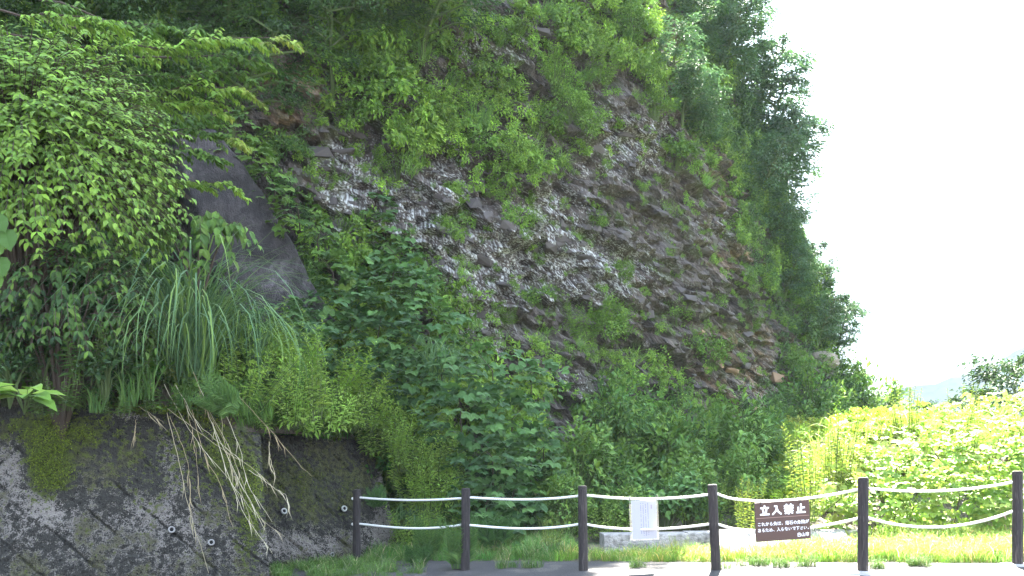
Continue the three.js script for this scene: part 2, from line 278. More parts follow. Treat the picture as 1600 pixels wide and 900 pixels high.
{ // blocks that stand out of the face
  const R = rng(5), shapes = [];
  for (let k = 0; k < 6; k++) { const pts = []; for (let i = 0; i < 11; i++) { const q = ball(R, V()).normalize(); pts.push(V(Math.sign(q.x) * Math.abs(q.x) ** .6 * (.4 + .1 * R()), Math.sign(q.y) * Math.abs(q.y) ** .6 * (.26 + .1 * R()), Math.sign(q.z) * Math.abs(q.z) ** .6 * .36)); } shapes.push(new ConvexGeometry(pts)); }
  const tones = [[.055, .047, .046], [.07, .06, .058], [.088, .076, .074], [.06, .05, .046], [.4, .4, .38], [.25, .16, .1], [.3, .3, .285]].map((c) => new THREE.MeshStandardMaterial({ color: new THREE.Color(...c), roughness: .95, flatShading: true, bumpMap: rockBump, bumpScale: .05 }));
  const zones = [[500, 560, 240, 380, 16], [640, 760, 250, 420, 30], [690, 980, 330, 540, 66], [900, 1180, 180, 420, 55], [980, 1230, 420, 640, 52], [860, 960, 560, 720, 16], [700, 900, 20, 180, 16], [1240, 1370, 540, 640, 10], [480, 560, 170, 260, 8]];
  for (const [x0, x1, y0, y1, n] of zones) for (let k = 0; k < n; k++) {
    const px = mix(x0, x1, R()), py = mix(y0, y1, R()), h = hit(px, py); if (!h) continue;
    const pale = blobs(LICHEN, px, py) > .5, och = blobs(OCHRE, px, py) > .35, t = pale && R() < .05 ? 6 : och && R() < .4 ? 5 : Math.floor(R() * 4);
    const m = part('rock', shapes[Math.floor(R() * 6)], tones[t], cliff); m.userData.kind = 'structure';
    const s = (.12 + .3 * R() ** 2) * (1 + .012 * (h.d - 18)); m.position.copy(h.p).addScaledVector(h.n, -.16 * s); m.scale.set(s * (1 + .8 * R()), s * (.55 + .6 * R()), s * .95);
    m.rotation.set((R() - .5) * .4, Math.atan2(h.n.x, h.n.z) + (R() - .5) * .5, -.12 + (R() - .5) * .4);
  }
}
// ---------------------------------------------------------------- ground, asphalt, bank behind the walls, mound, far mountain (structure)
const groundY = (x, z) => clamp(.048 * (x + .6), -.28, .3) + .0;
function sheet(x0, x1, z0, z1, nx, nz, fn) {
  const p = [], uv = [], idx = [];
  for (let j = 0; j <= nz; j++) for (let i = 0; i <= nx; i++) { const x = mix(x0, x1, i / nx), z = mix(z0, z1, j / nz), q = fn(x, z, i / nx, j / nz); p.push(q.x, q.y, q.z); uv.push(q.x, q.z); }
  for (let j = 0; j < nz; j++) for (let i = 0; i < nx; i++) { const a = j * (nx + 1) + i; idx.push(a, a + 1, a + nx + 1, a + 1, a + nx + 2, a + nx + 1); }
  const g = new THREE.BufferGeometry(); g.setAttribute('position', new THREE.Float32BufferAttribute(p, 3)); g.setAttribute('uv', new THREE.Float32BufferAttribute(uv, 2)); g.setIndex(idx); g.computeVertexNormals(); return g;
}
const soilTex = tex(512, 512, (x, y) => { const u = x / 512, v = y / 512, k = .75 + .5 * tileNoise(u, v, 8) + .4 * tileNoise(u, v, 40, 1) + .3 * tileNoise(u, v, 110, 3), g = smooth(0, .4, tileNoise(u, v, 6, 5)); return [mix(.13, .09, g) * k, mix(.105, .11, g) * k, mix(.075, .045, g) * k]; }, { srgb: true, repeat: [.5, .5] });
const soilBump = tex(256, 256, (x, y) => { const k = .5 + .35 * tileNoise(x / 256, y / 256, 14) + .25 * tileNoise(x / 256, y / 256, 50, 2); return [k, k, k]; }, { repeat: [1, 1] });
const soil = new THREE.MeshStandardMaterial({ map: soilTex, bumpMap: soilBump, bumpScale: .03, roughness: 1 });
struct('ground', sheet(-80, 600, 20, -640, 120, 90, (x, z) => V(x, groundY(x, z) - .03 - Math.min(12, Math.max(0, -z - 45) * .05), z)), soil, 'bare earth verge between the road and the cliff');
const edgeZ = (x) => -13.42 + .44 * x - .04 * Math.max(0, x - 2) * 0;      // the road's edge, just behind the fence posts
const aspTex = tex(1024, 1024, (x, y) => { const u = x / 1024, v = y / 1024, k = .8 + .25 * tileNoise(u, v, 5) + .6 * tileNoise(u, v, 160, 1) * (n2(x * .9, y * .9) > .1 ? 1 : .4), s = smooth(.18, .5, tileNoise(u, v, 7, 4) + .3 * tileNoise(u, v, 60, 6)); return [mix(.056, .13, s * .55) * k, mix(.051, .115, s * .55) * k, mix(.054, .1, s * .55) * k]; }, { srgb: true, repeat: [.4, .4] });
const aspBump = tex(256, 256, (x, y) => { const k = .5 + .45 * tileNoise(x / 256, y / 256, 60); return [k, k, k]; }, { repeat: [2, 2] });
const RN = rng(77);
struct('asphalt_road', sheet(-9, 16, 0, 1, 200, 60, (x, z, a, b) => { const e = edgeZ(x) - .22 + .06 * fbm(x * 1.7, 2, 3); const zz = mix(8, e, b); return V(x, groundY(x, zz) - .022 + .016 * smooth(e, e + .25, zz) + .006 * fbm(x * .8, zz * .8, 3), zz); }), new THREE.MeshStandardMaterial({ map: aspTex, bumpMap: aspBump, bumpScale: .006, roughness: .92 }), 'worn grey asphalt in front of the rope fence');
// wall lines in plan: foot and top edge
const W1 = { fa: V(-8.2, -.3, -10.5), fb: V(-2.93, -.15, -12.42), ta: V(-8.4, 2.07, -11.15), tb: V(-3.2, 1.72, -13.05) };
const W2 = { fa: V(-3.4, -.2, -13.95), fb: V(-1.62, -.15, -15.35), ta: V(-3.75, 1.72, -14.4), tb: V(-2.12, 1.62, -15.95) };
const bankFront = [V(-13, 2.1, -9.9), V(-8.4, 2.06, -11.2), V(-5.5, 2.0, -12.2), V(-3.4, 1.72, -13.15), V(-2.95, 1.7, -14.9), V(-2.2, 1.6, -15.95), V(-1.4, -.1, -16.0), V(1.2, -.05, -17.0)];
const bankBack = [V(-17, 4, -8), V(-12, 4.2, -12), V(-9, 4.2, -14.5), V(-6.6, 4, -16.2), V(-5, 3.4, -17.2), V(-3.4, 2.9, -18), V(-1.4, 1.3, -18.6), V(1.4, .7, -19.8)];
const bankAt = (s, t) => { const k = clamp(s, 0, .9999) * 7, i = Math.floor(k), f = k - i, a = bankFront[i].clone().lerp(bankFront[i + 1], f), b = bankBack[i].clone().lerp(bankBack[i + 1], f), p = a.lerp(b, t); p.y += t * (1 - t) * .5 + .22 * fbm(p.x * .9, p.z * .9, 3) * smooth(0, .2, t) + .55 * smooth(.03, .16, t) * (1 - smooth(.42, .56, s)); return p; };
struct('bank', sheet(0, 1, 0, 1, 90, 26, (s, t) => bankAt(s, t)), soil, 'steep overgrown earth bank above the concrete walls');
const moundY = (x, z) => { const d = -z; let h = 1.5 * smooth(13.6 + .12 * (x - 5), 17.6, d) * smooth(3.4 + (d - 13) * .1, 6.4, x) - 1.4 * smooth(21, 34, d); h *= 1 + .25 * fbm(x * .35, z * .35, 2); return groundY(x, z) - .06 + h + .12 * smooth(.1, .5, h) * fbm(x, z, 2); };
struct('mound', sheet(3, 26, -13.2, -40, 70, 80, (x, z) => V(x, moundY(x, z), z)), soil, 'low earth mound under the sunlit vines');
{ const g = sheet(-290, 1900, 0, 1, 240, 18, (X, z, a, b) => { const x = X / 1.45, ridge = Math.max(14, 22 + 24 * smooth(100, 215, x) + 110 * smooth(150, 700, x) + 8 * fbm(x * .016 + 5, 3, 7)); return V(X, 1.45 * ridge * b * (1 + .08 * fbm(x * .04, b * 3, 3)) - 14, -510 - .8 * ridge * b + 8 * fbm(x * .04, b * 2, 3)); });
  struct('far_mountain', g, new THREE.MeshStandardMaterial({ color: new THREE.Color(.026, .052, .045), roughness: 1 }), 'hazy wooded mountain beyond the valley'); }
// ---------------------------------------------------------------- concrete retaining walls
const wallTop = (w, s) => { const p = w.ta.clone().lerp(w.tb, s); p.y -= (w === W1 ? .3 : .04) * smooth(.8, 1, s); return p; };
W1.ta.y = 2.1; W1.tb.y = 2.0; W1.fa.y = -.35;
for (const w of [W1, W2]) { w.len = w.fa.distanceTo(w.fb); w.h = w.fa.distanceTo(w.ta); w.n = new THREE.Vector3().crossVectors(w.fb.clone().sub(w.fa), w.ta.clone().sub(w.fa)).normalize(); }
const wallPoint = (w, s, t, d = 0) => w.fa.clone().lerp(w.fb, s).lerp(wallTop(w, s), t).addScaledVector(w.n, d);
function wallHit(w, px, py) { const dir = at(px, py, 1).sub(V(0, EYE, 0)), t = w.fa.clone().sub(V(0, EYE, 0)).dot(w.n) / dir.dot(w.n); return V(0, EYE, 0).addScaledVector(dir, t); }
const groove = (x, period, width) => { const f = Math.abs(((x / period) % 1 + 1) % 1 - .5) * period; return 1 - smooth(width * .4, width, f); };
function wallDisp(w, s, t) {
  const x = s * w.len, y = t * w.h; let d = .035 * fbm(x * 1.1 + (w === W2) * 20, y * 1.1, 4) + .03 * fbm(x * 5, y * 5, 3) + .012 * n2(x * 22, y * 22);
  d -= .045 * groove(x + y * .95, w === W1 ? .62 : .36, .03) * (w === W1 ? .8 : 1) * smooth(-.25, .35, n2(x * 1.3, y * 1.3 + 5));
  if (w === W1) d -= .03 * groove(x - y * .95, .62, .026) * smooth(3.1, 2.6, x) * .8;
  return d * smooth(0, .03, t) ;
}
function wallGeo(w, nx, ny) {
  const p = [], uv = [], idx = []; const back = w.n.clone().multiplyScalar(-1); back.y = 0; back.normalize();
  const add = (ni, nj, fn) => { const o = p.length / 3; for (let j = 0; j <= nj; j++) for (let i = 0; i <= ni; i++) { const [q, a, b] = fn(i / ni, j / nj); p.push(q.x, q.y, q.z); uv.push(a, b); } for (let j = 0; j < nj; j++) for (let i = 0; i < ni; i++) { const a = o + j * (ni + 1) + i; idx.push(a, a + 1, a + ni + 1, a + 1, a + ni + 2, a + ni + 1); } };
  const rim = (s, t) => wallPoint(w, s, t, wallDisp(w, s, t)).addScaledVector(back, .05 * smooth(.95, 1, t) ** 2 + .05 * smooth(.975, 1, s) ** 2);
  add(nx, ny, (s, t) => [rim(s, t), s, t]);
  add(nx, 8, (s, t) => [rim(s, 1).addScaledVector(back, .4 * t).add(V(0, .02 * fbm(s * 30, t * 3, 3) * Math.min(1, t * 8), 0)), s, 1 - t * .12]);
  add(8, ny, (s, t) => [rim(1, t).addScaledVector(back, (w === W2 ? .9 : .6) * s).addScaledVector(w.n, .02 * fbm(s * 4, t * 9, 3) * Math.min(1, s * 8)), 1 - s * .14, t]);
  const g = new THREE.BufferGeometry(); g.setAttribute('position', new THREE.Float32BufferAttribute(p, 3)); g.setAttribute('uv', new THREE.Float32BufferAttribute(uv, 2)); g.setIndex(idx); g.computeVertexNormals(); return g;
}
const MOSSY = [[75, 690, 32, 55, 1], [70, 735, 26, 40, .9], [130, 668, 45, 28, .5], [25, 665, 30, 22, .5], [100, 745, 18, 25, .5], [240, 636, 60, 9, 1.1], [320, 640, 40, 18, 1.1], [350, 700, 30, 90, .55], [390, 800, 18, 90, .8], [180, 690, 90, 50, .3], [300, 700, 50, 70, .35], [450, 745, 60, 60, .45], [500, 780, 70, 60, .45], [230, 760, 60, 40, .2], [560, 760, 30, 50, .4]];
const PALE = [[20, 730, 35, 40, .8], [75, 795, 30, 20, .8], [270, 720, 28, 70, .55], [40, 810, 60, 50, .45], [160, 830, 130, 60, .35], [200, 650, 30, 12, .8], [300, 840, 70, 60, .4], [470, 850, 80, 25, 1.1], [600, 830, 40, 40, .9], [600, 720, 14, 60, .8], [230, 800, 40, 20, .4]];
function wallTexture(w, W, H) {
  return tex(W, H, (X, Y) => {
    const s = X / W, t = Y / H, q = wallPoint(w, s, t), [px, py] = proj(q), x = s * w.len + (w === W2) * 13, y = t * w.h;
    const n = fbm(x * 1.6, y * 1.4, 5), f = fbm(x * 9, y * 9, 4), g = n2(x * 45, y * 45), pale = blobs(PALE, px, py), moss = blobs(MOSSY, px, py);
    const drip = fbm(x * 7 - y * 1.5, y * 1.1, 3), k = 1 + .35 * f + .3 * g;
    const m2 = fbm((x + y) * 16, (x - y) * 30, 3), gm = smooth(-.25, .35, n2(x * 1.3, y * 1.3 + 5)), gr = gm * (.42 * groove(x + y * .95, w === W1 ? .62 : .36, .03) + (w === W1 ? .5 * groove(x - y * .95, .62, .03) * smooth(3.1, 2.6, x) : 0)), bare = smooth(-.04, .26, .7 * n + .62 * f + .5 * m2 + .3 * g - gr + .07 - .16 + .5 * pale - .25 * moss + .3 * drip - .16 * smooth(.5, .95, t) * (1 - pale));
    let c = [.042 * k, .039 * k, .033 * k]; const st = [.235 * k, .21 * k, .19 * k]; c = c.map((a, i) => mix(a, st[i], bare * (.6 + .45 * pale))); for (const [dx, dy] of [[443, 799], [537, 795], [518, 867], [268, 828], [330, 848]]) { const e = py - dy, wd = 4 + .08 * e; if (e > 0 && e < 90) { const sk = .75 * Math.exp(-(((px - dx - e * .06 + 3 * n2(py * .1, dx)) / wd) ** 2)) * (1 - e / 90); c = c.map((a) => a * (1 - sk)); } }
    const m = smooth(.36, .6, moss + .75 * f + .3 * n + .2 * g), mo = smooth(-.02, .3, n * .8 + .4 * f + .1 - .5 * pale);
    c = [mix(c[0], .062 * k, mo * .72), mix(c[1], .06 * k, mo * .72), mix(c[2], .024 * k, mo * .72)]; const mk = m * (w === W1 ? 1 : .45); c = [mix(c[0], .07 * k, mk), mix(c[1], .088 * k, mk), mix(c[2], .016 * k, mk)];
    const pit = smooth(.48, .66, n2(x * 16, y * 16) * .7 + .4 * n2(x * 33, y * 33)); return c.map((a) => a * (1 - .8 * pit));
  }, { srgb: true, clamp: true });
}
const wallBump = tex(512, 512, (x, y) => { const u = x / 512, v = y / 512, k = .5 + .3 * tileNoise(u, v, 12) + .3 * tileNoise(u, v, 40, 2) + .2 * tileNoise(u, v, 90, 4); return [k, k, k]; });
function wall(w, label, W, H, nx, ny) {
  const o = thing('retaining_wall', label, 'retaining wall'), b = wallBump.clone(); b.repeat.set(w.len / .9, w.h / .9);
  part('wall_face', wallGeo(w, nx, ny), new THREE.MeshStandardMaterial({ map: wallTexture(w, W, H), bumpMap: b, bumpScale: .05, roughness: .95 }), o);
  return o;
}
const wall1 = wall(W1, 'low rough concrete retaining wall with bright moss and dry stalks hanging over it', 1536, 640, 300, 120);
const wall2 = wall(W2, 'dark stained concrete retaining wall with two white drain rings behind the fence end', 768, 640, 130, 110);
{ // moss cushions: too many leaflets to count
  const R = rng(31), mk = (w, x0, x1, y0, y1, n, kk) => { const f = new MB(); for (let k = 0; k < n; k++) { const px = mix(x0, x1, R()), py = mix(y0, y1, R()), m = blobs(MOSSY, px, py); if (m + .5 * fbm(px * .03, py * .03, 3) < .55 + .3 * R()) continue; const p = wallHit(w, px, py); if (p.y > (w === W1 ? 2.06 : 1.66)) continue; p.addScaledVector(w.n, .015 + .03 * R()); const u = ball(R, V()), d = w.n.clone().multiplyScalar(.6).add(u).add(V(0, .2, 0)).normalize(); f.leaf(LOW, p, d, V(R() - .5, 1, R() - .5).normalize(), (.018 + .026 * R()), .014, pick(R, [[.14, .2, .02], [.22, .28, .03], [.08, .12, .018], [.17, .23, .02]], kk)); } return f.geo(); };
  part('moss', mk(W1, -10, 420, 630, 900, 30000, 1), M.moss, wall1, 'stuff'); part('moss', mk(W2, 400, 620, 690, 830, 6000, .7), M.moss, wall2, 'stuff');
  const ring = new THREE.TorusGeometry(.034, .012, 10, 24), core = new THREE.CylinderGeometry(.03, .03, .1, 18), dirty = new THREE.MeshStandardMaterial({ color: new THREE.Color(.42, .42, .4), roughness: .6 }), black = new THREE.MeshStandardMaterial({ color: new THREE.Color(.008, .008, .009), roughness: 1 }), grimy = new THREE.MeshStandardMaterial({ color: new THREE.Color(.26, .25, .24), roughness: .9 });
  core.rotateX(Math.PI / 2);
  for (const [w, o, px, py, m, k] of [[W2, wall2, 443, 799, dirty, 1], [W2, wall2, 537, 795, dirty, 1], [W2, wall2, 518, 867, grimy, .75], [W1, wall1, 268, 828, grimy, .95], [W1, wall1, 330, 848, grimy, .9]]) {
    const p = part('drain_pipe', ring, m, o); p.position.copy(wallHit(w, px, py)).addScaledVector(w.n, .018); p.lookAt(p.position.clone().add(w.n)); p.scale.set(k, k, 1.6); const c = part('black_bore_plug', core, black, p); c.position.z = -.046;  // solid black core paints the shade inside the pipe
  }
}
// ---------------------------------------------------------------- sprayed concrete slab on the slope
{
  const R = rng(41), NXs = 60, NYs = 70, rows = [], edgeL = (y) => mix(265, 330, smooth(190, 470, y)), edgeR = (y) => (y < 250 ? mix(330, 384, (y - 185) / 65) : mix(384, 518, ((y - 250) / 220) ** .9)) + 14 * fbm(y * .03, 2, 4);
  const p = [], uv = [], idx = [];
  for (let j = 0; j <= NYs; j++) for (let i = 0; i <= NXs; i++) { const py = mix(185, 505, j / NYs), px = mix(edgeL(py), edgeR(py), i / NXs), x0 = hitSmooth(px, py), e = Math.min(i, NXs - i, j) / 4, d0 = x0.d - .8; const q = at(px, py, d0).addScaledVector(x0.n, .09 * fbm(px * .012, py * .012, 3) + .03 * fbm(px * .05, py * .05, 3) - .7 * (1 - smooth(0, .3, e)) ** 2); p.push(q.x, q.y, q.z); uv.push(px / 160, py / 160); }
  for (let j = 0; j < NYs; j++) for (let i = 0; i < NXs; i++) { const a = j * (NXs + 1) + i; idx.push(a, a + NXs + 1, a + 1, a + 1, a + NXs + 1, a + NXs + 2); }
  const g = new THREE.BufferGeometry(); g.setAttribute('position', new THREE.Float32BufferAttribute(p, 3)); g.setAttribute('uv', new THREE.Float32BufferAttribute(uv, 2)); g.setIndex(idx); g.computeVertexNormals();
  for (let pass = 0; pass < 14; pass++) { const a = g.attributes.position, c = Float32Array.from(a.array); for (let j = 1; j < NYs; j++) for (let i = 1; i < NXs; i++) for (let k = 0; k < 3; k++) { const o = (j * (NXs + 1) + i) * 3 + k, w = (NXs + 1) * 3; a.array[o] = (c[o] * 2 + c[o - 3] + c[o + 3] + c[o - w] + c[o + w]) / 6; } }
  g.computeVertexNormals();
  const t = tex(1024, 1024, (X, Y) => { const px = X / 1024 * 3.4 * 160, py = Y / 1024 * 3.4 * 160, n = fbm(px * .012, py * .02, 4), f = fbm(px * .06, py * .06, 4); let k = 1 + .4 * f + .25 * n2(px * .3, py * .3); const streak = fbm(px * .05, py * .006 + 3, 4), crack = 1 - smooth(.004, .02, Math.abs(fbm(px * .009 + 4, py * .009, 3))), pale = clamp(blobs([[455, 440, 60, 26, 1], [300, 245, 40, 30, .6], [270, 185, 40, 25, .6], [400, 415, 40, 10, .5]], px, py)) * (.6 + f + .5 * streak), dk = clamp(smooth(.0, .4, n + .5 * f + .6 * streak + blobs([[420, 370, 40, 20, .5], [360, 290, 60, 30, .5]], px, py) * .6) + crack); return [mix(mix(.046, .13, pale), .018, dk * .8) * k, mix(mix(.039, .114, pale), .016, dk * .8) * k, mix(mix(.04, .122, pale), .016, dk * .8) * k]; }, { srgb: true, clamp: true });
  t.repeat.set(1 / 3.4, 1 / 3.4); const b = wallBump.clone(); b.repeat.set(1.4, 1.4);
  const o = thing('concrete_slope', 'smooth dark sprayed concrete slope between the leafy shrub and the rock', 'concrete slope'); part('slab', g, new THREE.MeshStandardMaterial({ map: t, bumpMap: b, bumpScale: .02, roughness: .9, side: THREE.DoubleSide }), o);
}
// ---------------------------------------------------------------- rope fence
const POSTS = [[558, 765, 557, 879, 14.2], [728, 763, 727, 889, 12.8], [910, 759, 911.5, 891, 12.2], [1113, 757, 1119, 895, 11.7], [1349, 746, 1348, 894, 10.9], [1590, 736, 1590, 883, 10.96]];
{
  const fence = thing('rope_fence', 'low fence of six dark brown posts joined by two white ropes', 'fence');
  const bark = tex(256, 512, (x, y) => { const u = x / 256, v = y / 512, k = .7 + .45 * tileNoise(u, v * .3, 40) + .35 * tileNoise(u, v, 14, 2) + .2 * n2(x * .3, y * .05), s = smooth(.3, .5, tileNoise(u, v, 16, 6)); return [mix(.034, .075, s) * k, mix(.026, .062, s) * k, mix(.027, .06, s) * k]; }, { srgb: true });
  const bb = tex(256, 512, (x, y) => { const u = x / 256, v = y / 512, k = .5 + .4 * tileNoise(u, v * .25, 46) + .2 * tileNoise(u, v, 20, 3); return [k, k, k]; });
  const wood = new THREE.MeshStandardMaterial({ map: bark, bumpMap: bb, bumpScale: .012, roughness: .8 }), cap = new THREE.MeshStandardMaterial({ color: new THREE.Color(.11, .09, .085), roughness: .85 }), mortar = new THREE.MeshStandardMaterial({ color: new THREE.Color(.42, .4, .39), roughness: .95, bumpMap: soilBump, bumpScale: .01 });
  const pts = [[.0555, -.12], [.0555, .3], [.0545, .6], [.055, .95], [.0548, .985], [.052, .994], [.046, 1]].map(([r, y]) => new THREE.Vector2(r, y)), capG = new THREE.CircleGeometry(.046, 24); capG.rotateX(-Math.PI / 2);
  const shapes = [1, 2, 3].map((s) => { const g = new THREE.LatheGeometry(pts, 26), a = g.attributes.position; for (let i = 0; i < a.count; i++) { const x = a.getX(i), y = a.getY(i), z = a.getZ(i), k = 1 + .05 * n3(x * 22 + s * 9, y * 2.2, z * 22); a.setX(i, x * k); a.setZ(i, z * k); } g.computeVertexNormals(); return g; });
  const foot = new THREE.LatheGeometry([[.21, -.03], [.19, .006], [.15, .014], [.06, .018]].map(([r, y]) => new THREE.Vector2(r, y)), 22); { const a = foot.attributes.position; for (let i = 0; i < a.count; i++) { const an = Math.atan2(a.getZ(i), a.getX(i)), k = 1 + .22 * Math.sin(an * 3 + 1) * .5 + .12 * Math.sin(an * 7); a.setX(i, a.getX(i) * k); a.setZ(i, a.getZ(i) * k); } foot.computeVertexNormals(); }
  POSTS.forEach(([tx, ty, bx, by, d], i) => {
    const a = at(bx, by, d), b = at(tx, ty, d), h = b.distanceTo(a), m = part('post', shapes[i % 3], wood, fence); m.position.copy(a); m.scale.set(1, h, 1); m.quaternion.setFromUnitVectors(V(0, 1, 0), b.clone().sub(a).normalize()).multiply(new THREE.Quaternion().setFromAxisAngle(V(0, 1, 0), i * 1.9));
    const c = part('post_cap', capG, cap, m); c.position.y = 1.0005;
    if (i >= 3) { const f = part('footing', foot, mortar, m); f.scale.y = 1 / h; }
  });
  const twist = tex(128, 128, (x, y) => { const k = .5 + .5 * Math.cos((x / 128 * 1 + y / 128) * 2 * Math.PI * 3); return [k, k, k]; }), ropeM = new THREE.MeshStandardMaterial({ color: new THREE.Color(.78, .77, .74), roughness: .75, bumpMap: twist, bumpScale: .006 });
  const span = (pts) => { const c = new THREE.CatmullRomCurve3(pts), g = new THREE.TubeGeometry(c, 48, .0145, 10), uv = g.attributes.uv, L = c.getLength(); for (let i = 0; i < uv.count; i++) uv.setX(i, uv.getX(i) * L / .09); part('rope', g, ropeM, fence); };
  const line = (x0, y0, d0, x1, y1, d1, sag, k0 = 0, bias = .5) => { const out = []; for (let i = 0; i <= 10; i++) { const t = i / 10, q = Math.pow(t, Math.log(.5) / Math.log(bias)); out.push(at(mix(x0, x1, t), mix(y0, y1, t) + 4 * sag * q * (1 - q), mix(d0, d1, t))); } span(out); };
  const S = [[[777, 778, 4], [818, 819, 7, .55]], [[777, 774, 5, .55], [820, 818, 7, .55]], [[773, 772, 7], [818, 818, 9, .45]], [[769, 763, 16, .4], [817, 808, 16, .42]], [[762, 752, 10], [807, 796, 22]]];
  S.forEach(([u, l], i) => { const A = POSTS[i], B = POSTS[i + 1], mid = (P, y) => mix(P[0], P[2], (y - P[1]) / (P[3] - P[1])); for (const [y0, y1, sag, bias] of [u, l]) line(mid(A, y0), y0, A[4] + .01, mid(B, y1), y1, B[4] + .01, sag, 0, bias ?? .5); });
  { const P = POSTS[5]; line(P[0], 752, P[4], 1830, 745, 10.9, 12); line(P[0], 796, P[4], 1830, 790, 10.9, 18); }
  const knot = new THREE.SphereGeometry(.024, 12, 9); for (const y of [779, 819]) { const k = part('rope_knot', knot, ropeM, fence); k.position.copy(at(551.5, y, 14.2)); k.scale.set(1, .85, .9); }
}
// ---------------------------------------------------------------- signs
const GLYPH = { '立': '5,0 5,1.8;1,2.2 9,2.2;3,3.5 3.8,8;7,3.5 6.2,8;.5,9.2 9.5,9.2', '入': '3,.8 5,1 5,3 4,6 .5,9.5;5,3.2 6.5,6.8 9.5,9.5', '禁': '.5,1.5 4.6,1.5;2.6,0 2.6,4.4;2.4,1.8 .5,4;2.8,2 4.4,3.6;5.4,1.5 9.6,1.5;7.5,0 7.5,4.4;7.3,1.8 5.4,4;7.7,2 9.6,3.8;2,5.2 8,5.2;.8,6.8 9.2,6.8;5,6.8 5,9.8 4,9.5;3,7.8 1.2,9.4;7,7.8 8.8,9.4', '止': '5.2,.5 5.2,9;2.2,4 2.2,9;5.2,4.2 8.8,4.2;.5,9.2 9.5,9.2', 'こ': '2.5,2 7.5,2 6.5,3;2,6.5 2.5,8 5,8.6 8.3,8.3', 'れ': '2.8,.8 2.8,9.3;.8,3 4.4,2.6 .8,8;2.8,5 6,2.4 6.8,3.2 6.4,8 7.4,8.8 9.4,7.4', 'か': '1,3.4 5.6,3 6.2,4 5.4,8.6 4.2,8.4;3.8,.8 3,4.6 1,9;7.4,2 9.2,5', 'ら': '3.6,1 6.4,2;2.8,3 2.4,7 5,5 7.4,5.4 7.8,7.4 6,9 3.4,9.4', '先': '3,.8 1.2,4.4;2.4,2.4 8.2,2.4;5,.4 5,5;.6,5 9.4,5;3.8,5 3.4,7.6 .8,9.6;6.2,5 6.2,8.8 9.2,9 9.4,7.6', 'は': '1.8,1.2 1.4,5 1.8,9;4,3 9.2,2.8;7,1 7,8 5.6,9 4.2,8.2 5,7 7,7.4 9.2,9', '、': '1.5,7 3,9', '落': '.8,1.4 9.2,1.4;3.4,.3 3.4,2.6;6.6,.3 6.6,2.6;1.2,3.4 2.4,4.4;.8,5.4 2,6.4;2.4,7 1,9.6;5.4,3 3.6,5.6;4.8,4 8.4,4 4,7.2;5,4.8 9.4,7;4.6,7.2 8.4,7.2 8.4,9.6 4.6,9.6 4.6,7.2', '石': '.8,1.2 9.2,1.2;4.6,1.2 .6,7;3,4.8 8.4,4.8 8.4,9.2 3,9.2 3,4.8', 'の': '5.2,2 3.6,7.4 1.8,7.6 1.2,5 3.2,2.4 6.4,1.8 8.8,4 8.4,7 6,9', '危': '4,.4 1.2,3.6;3.4,1.6 6.8,1.6 5.6,3.4;1.6,3.6 9.2,3.6;2,3.6 1.8,7 .6,9.6;4,5.2 7.6,5.2 7.4,7.2 6.2,7;4,5.2 4,9 9,9.2 9.2,7.8', '険': '1,.8 1,9.8;1,.8 3.6,.8 2.4,3.4 3.6,5.6 1.8,6.2;6.4,.4 4,3.4;6.4,.4 9.4,3.2;5.2,3.2 7.8,3.2;4.6,4.4 8.6,4.4 8.6,6.6 4.6,6.6 4.6,4.4;6.6,3.2 6.4,7 4,9.6;6.8,7 9.6,9.6', 'が': '1,3.4 5.2,3 5.8,4 5,8.6 3.8,8.4;3.6,.8 2.8,4.6 .8,9;6.8,2.4 8.6,5;7.6,.8 8.4,2;8.9,.3 9.7,1.4', 'あ': '1.6,2 8.2,1.8;4.4,.6 4.2,5 4.8,8.8;7,3.6 5.6,7 2.6,9 1.6,7.4 3.6,5 7,4.8 8.6,6.6 7.6,8.6 6,9.4', 'る': '2.4,1.4 7,1.2 2.4,5.8 6,4.6 8,6.4 7,8.8 4.4,9.2 4,7.8 5.4,7.4 6.4,8.8', 'た': '.8,2.6 5.8,2.2;3.6,.6 1.2,9.2;5.4,4.8 9,4.6;5,7.2 5.6,8.8 9.2,8.8', 'め': '2,1.8 3.6,8;6.4,1 4.6,7 2.2,9 1.2,7 3.2,4.4 6.6,3.6 8.8,5.4 8.4,8 6.2,9.2', 'な': '1,2.6 5.4,2.2;3.6,.6 1.4,6;6.6,2 8.8,3.6;6.6,4.4 6.4,8 5,9 3.6,8 5,7 7,7.6 9,9', 'い': '1.6,2 1.8,7 3.2,8.8 4.2,7;7,2.6 8.8,6.2', 'で': '1,2 8.4,1.6 5,4 4.6,7.6 8,9;7,4 7.6,5.2;8.4,3.4 9,4.6', '下': '.6,1 9.4,1;4.8,1 4.8,9.8;5,3.8 7.8,5.8', 'さ': '1,3 8.6,2.4;4.4,.6 7,6 5,5.4;2.4,6.4 3,8.8 7,9.2', '。': '1.6,7.6 2.6,7 3.2,8 2.4,8.8 1.6,8.2 1.6,7.6', '白': '5,.2 4,2;1.6,2 8.4,2 8.4,9.6 1.6,9.6 1.6,2;1.6,5.6 8.4,5.6', '山': '5,.6 5,9;1,3.6 1,9 9,9;9,3.6 9,9.4', '市': '5,.2 5,2;.6,2 9.4,2;1.8,4 1.8,8.6;1.8,4 8.2,4 8.2,8.4 7.2,8.2;5,2 5,9.8' };
function write(g, str, x, y, size, step, width) {
  g.lineWidth = width; g.lineCap = 'round'; g.lineJoin = 'round';
  [...str].forEach((ch, i) => { for (const s of GLYPH[ch].split(';')) { g.beginPath(); s.split(' ').forEach((pt, k) => { const [a, b] = pt.split(',').map(Number); const X = x + i * step + a * size / 10, Y = y + b * size / 10; k ? g.lineTo(X, Y) : g.moveTo(X, Y); }); g.stroke(); } });
}
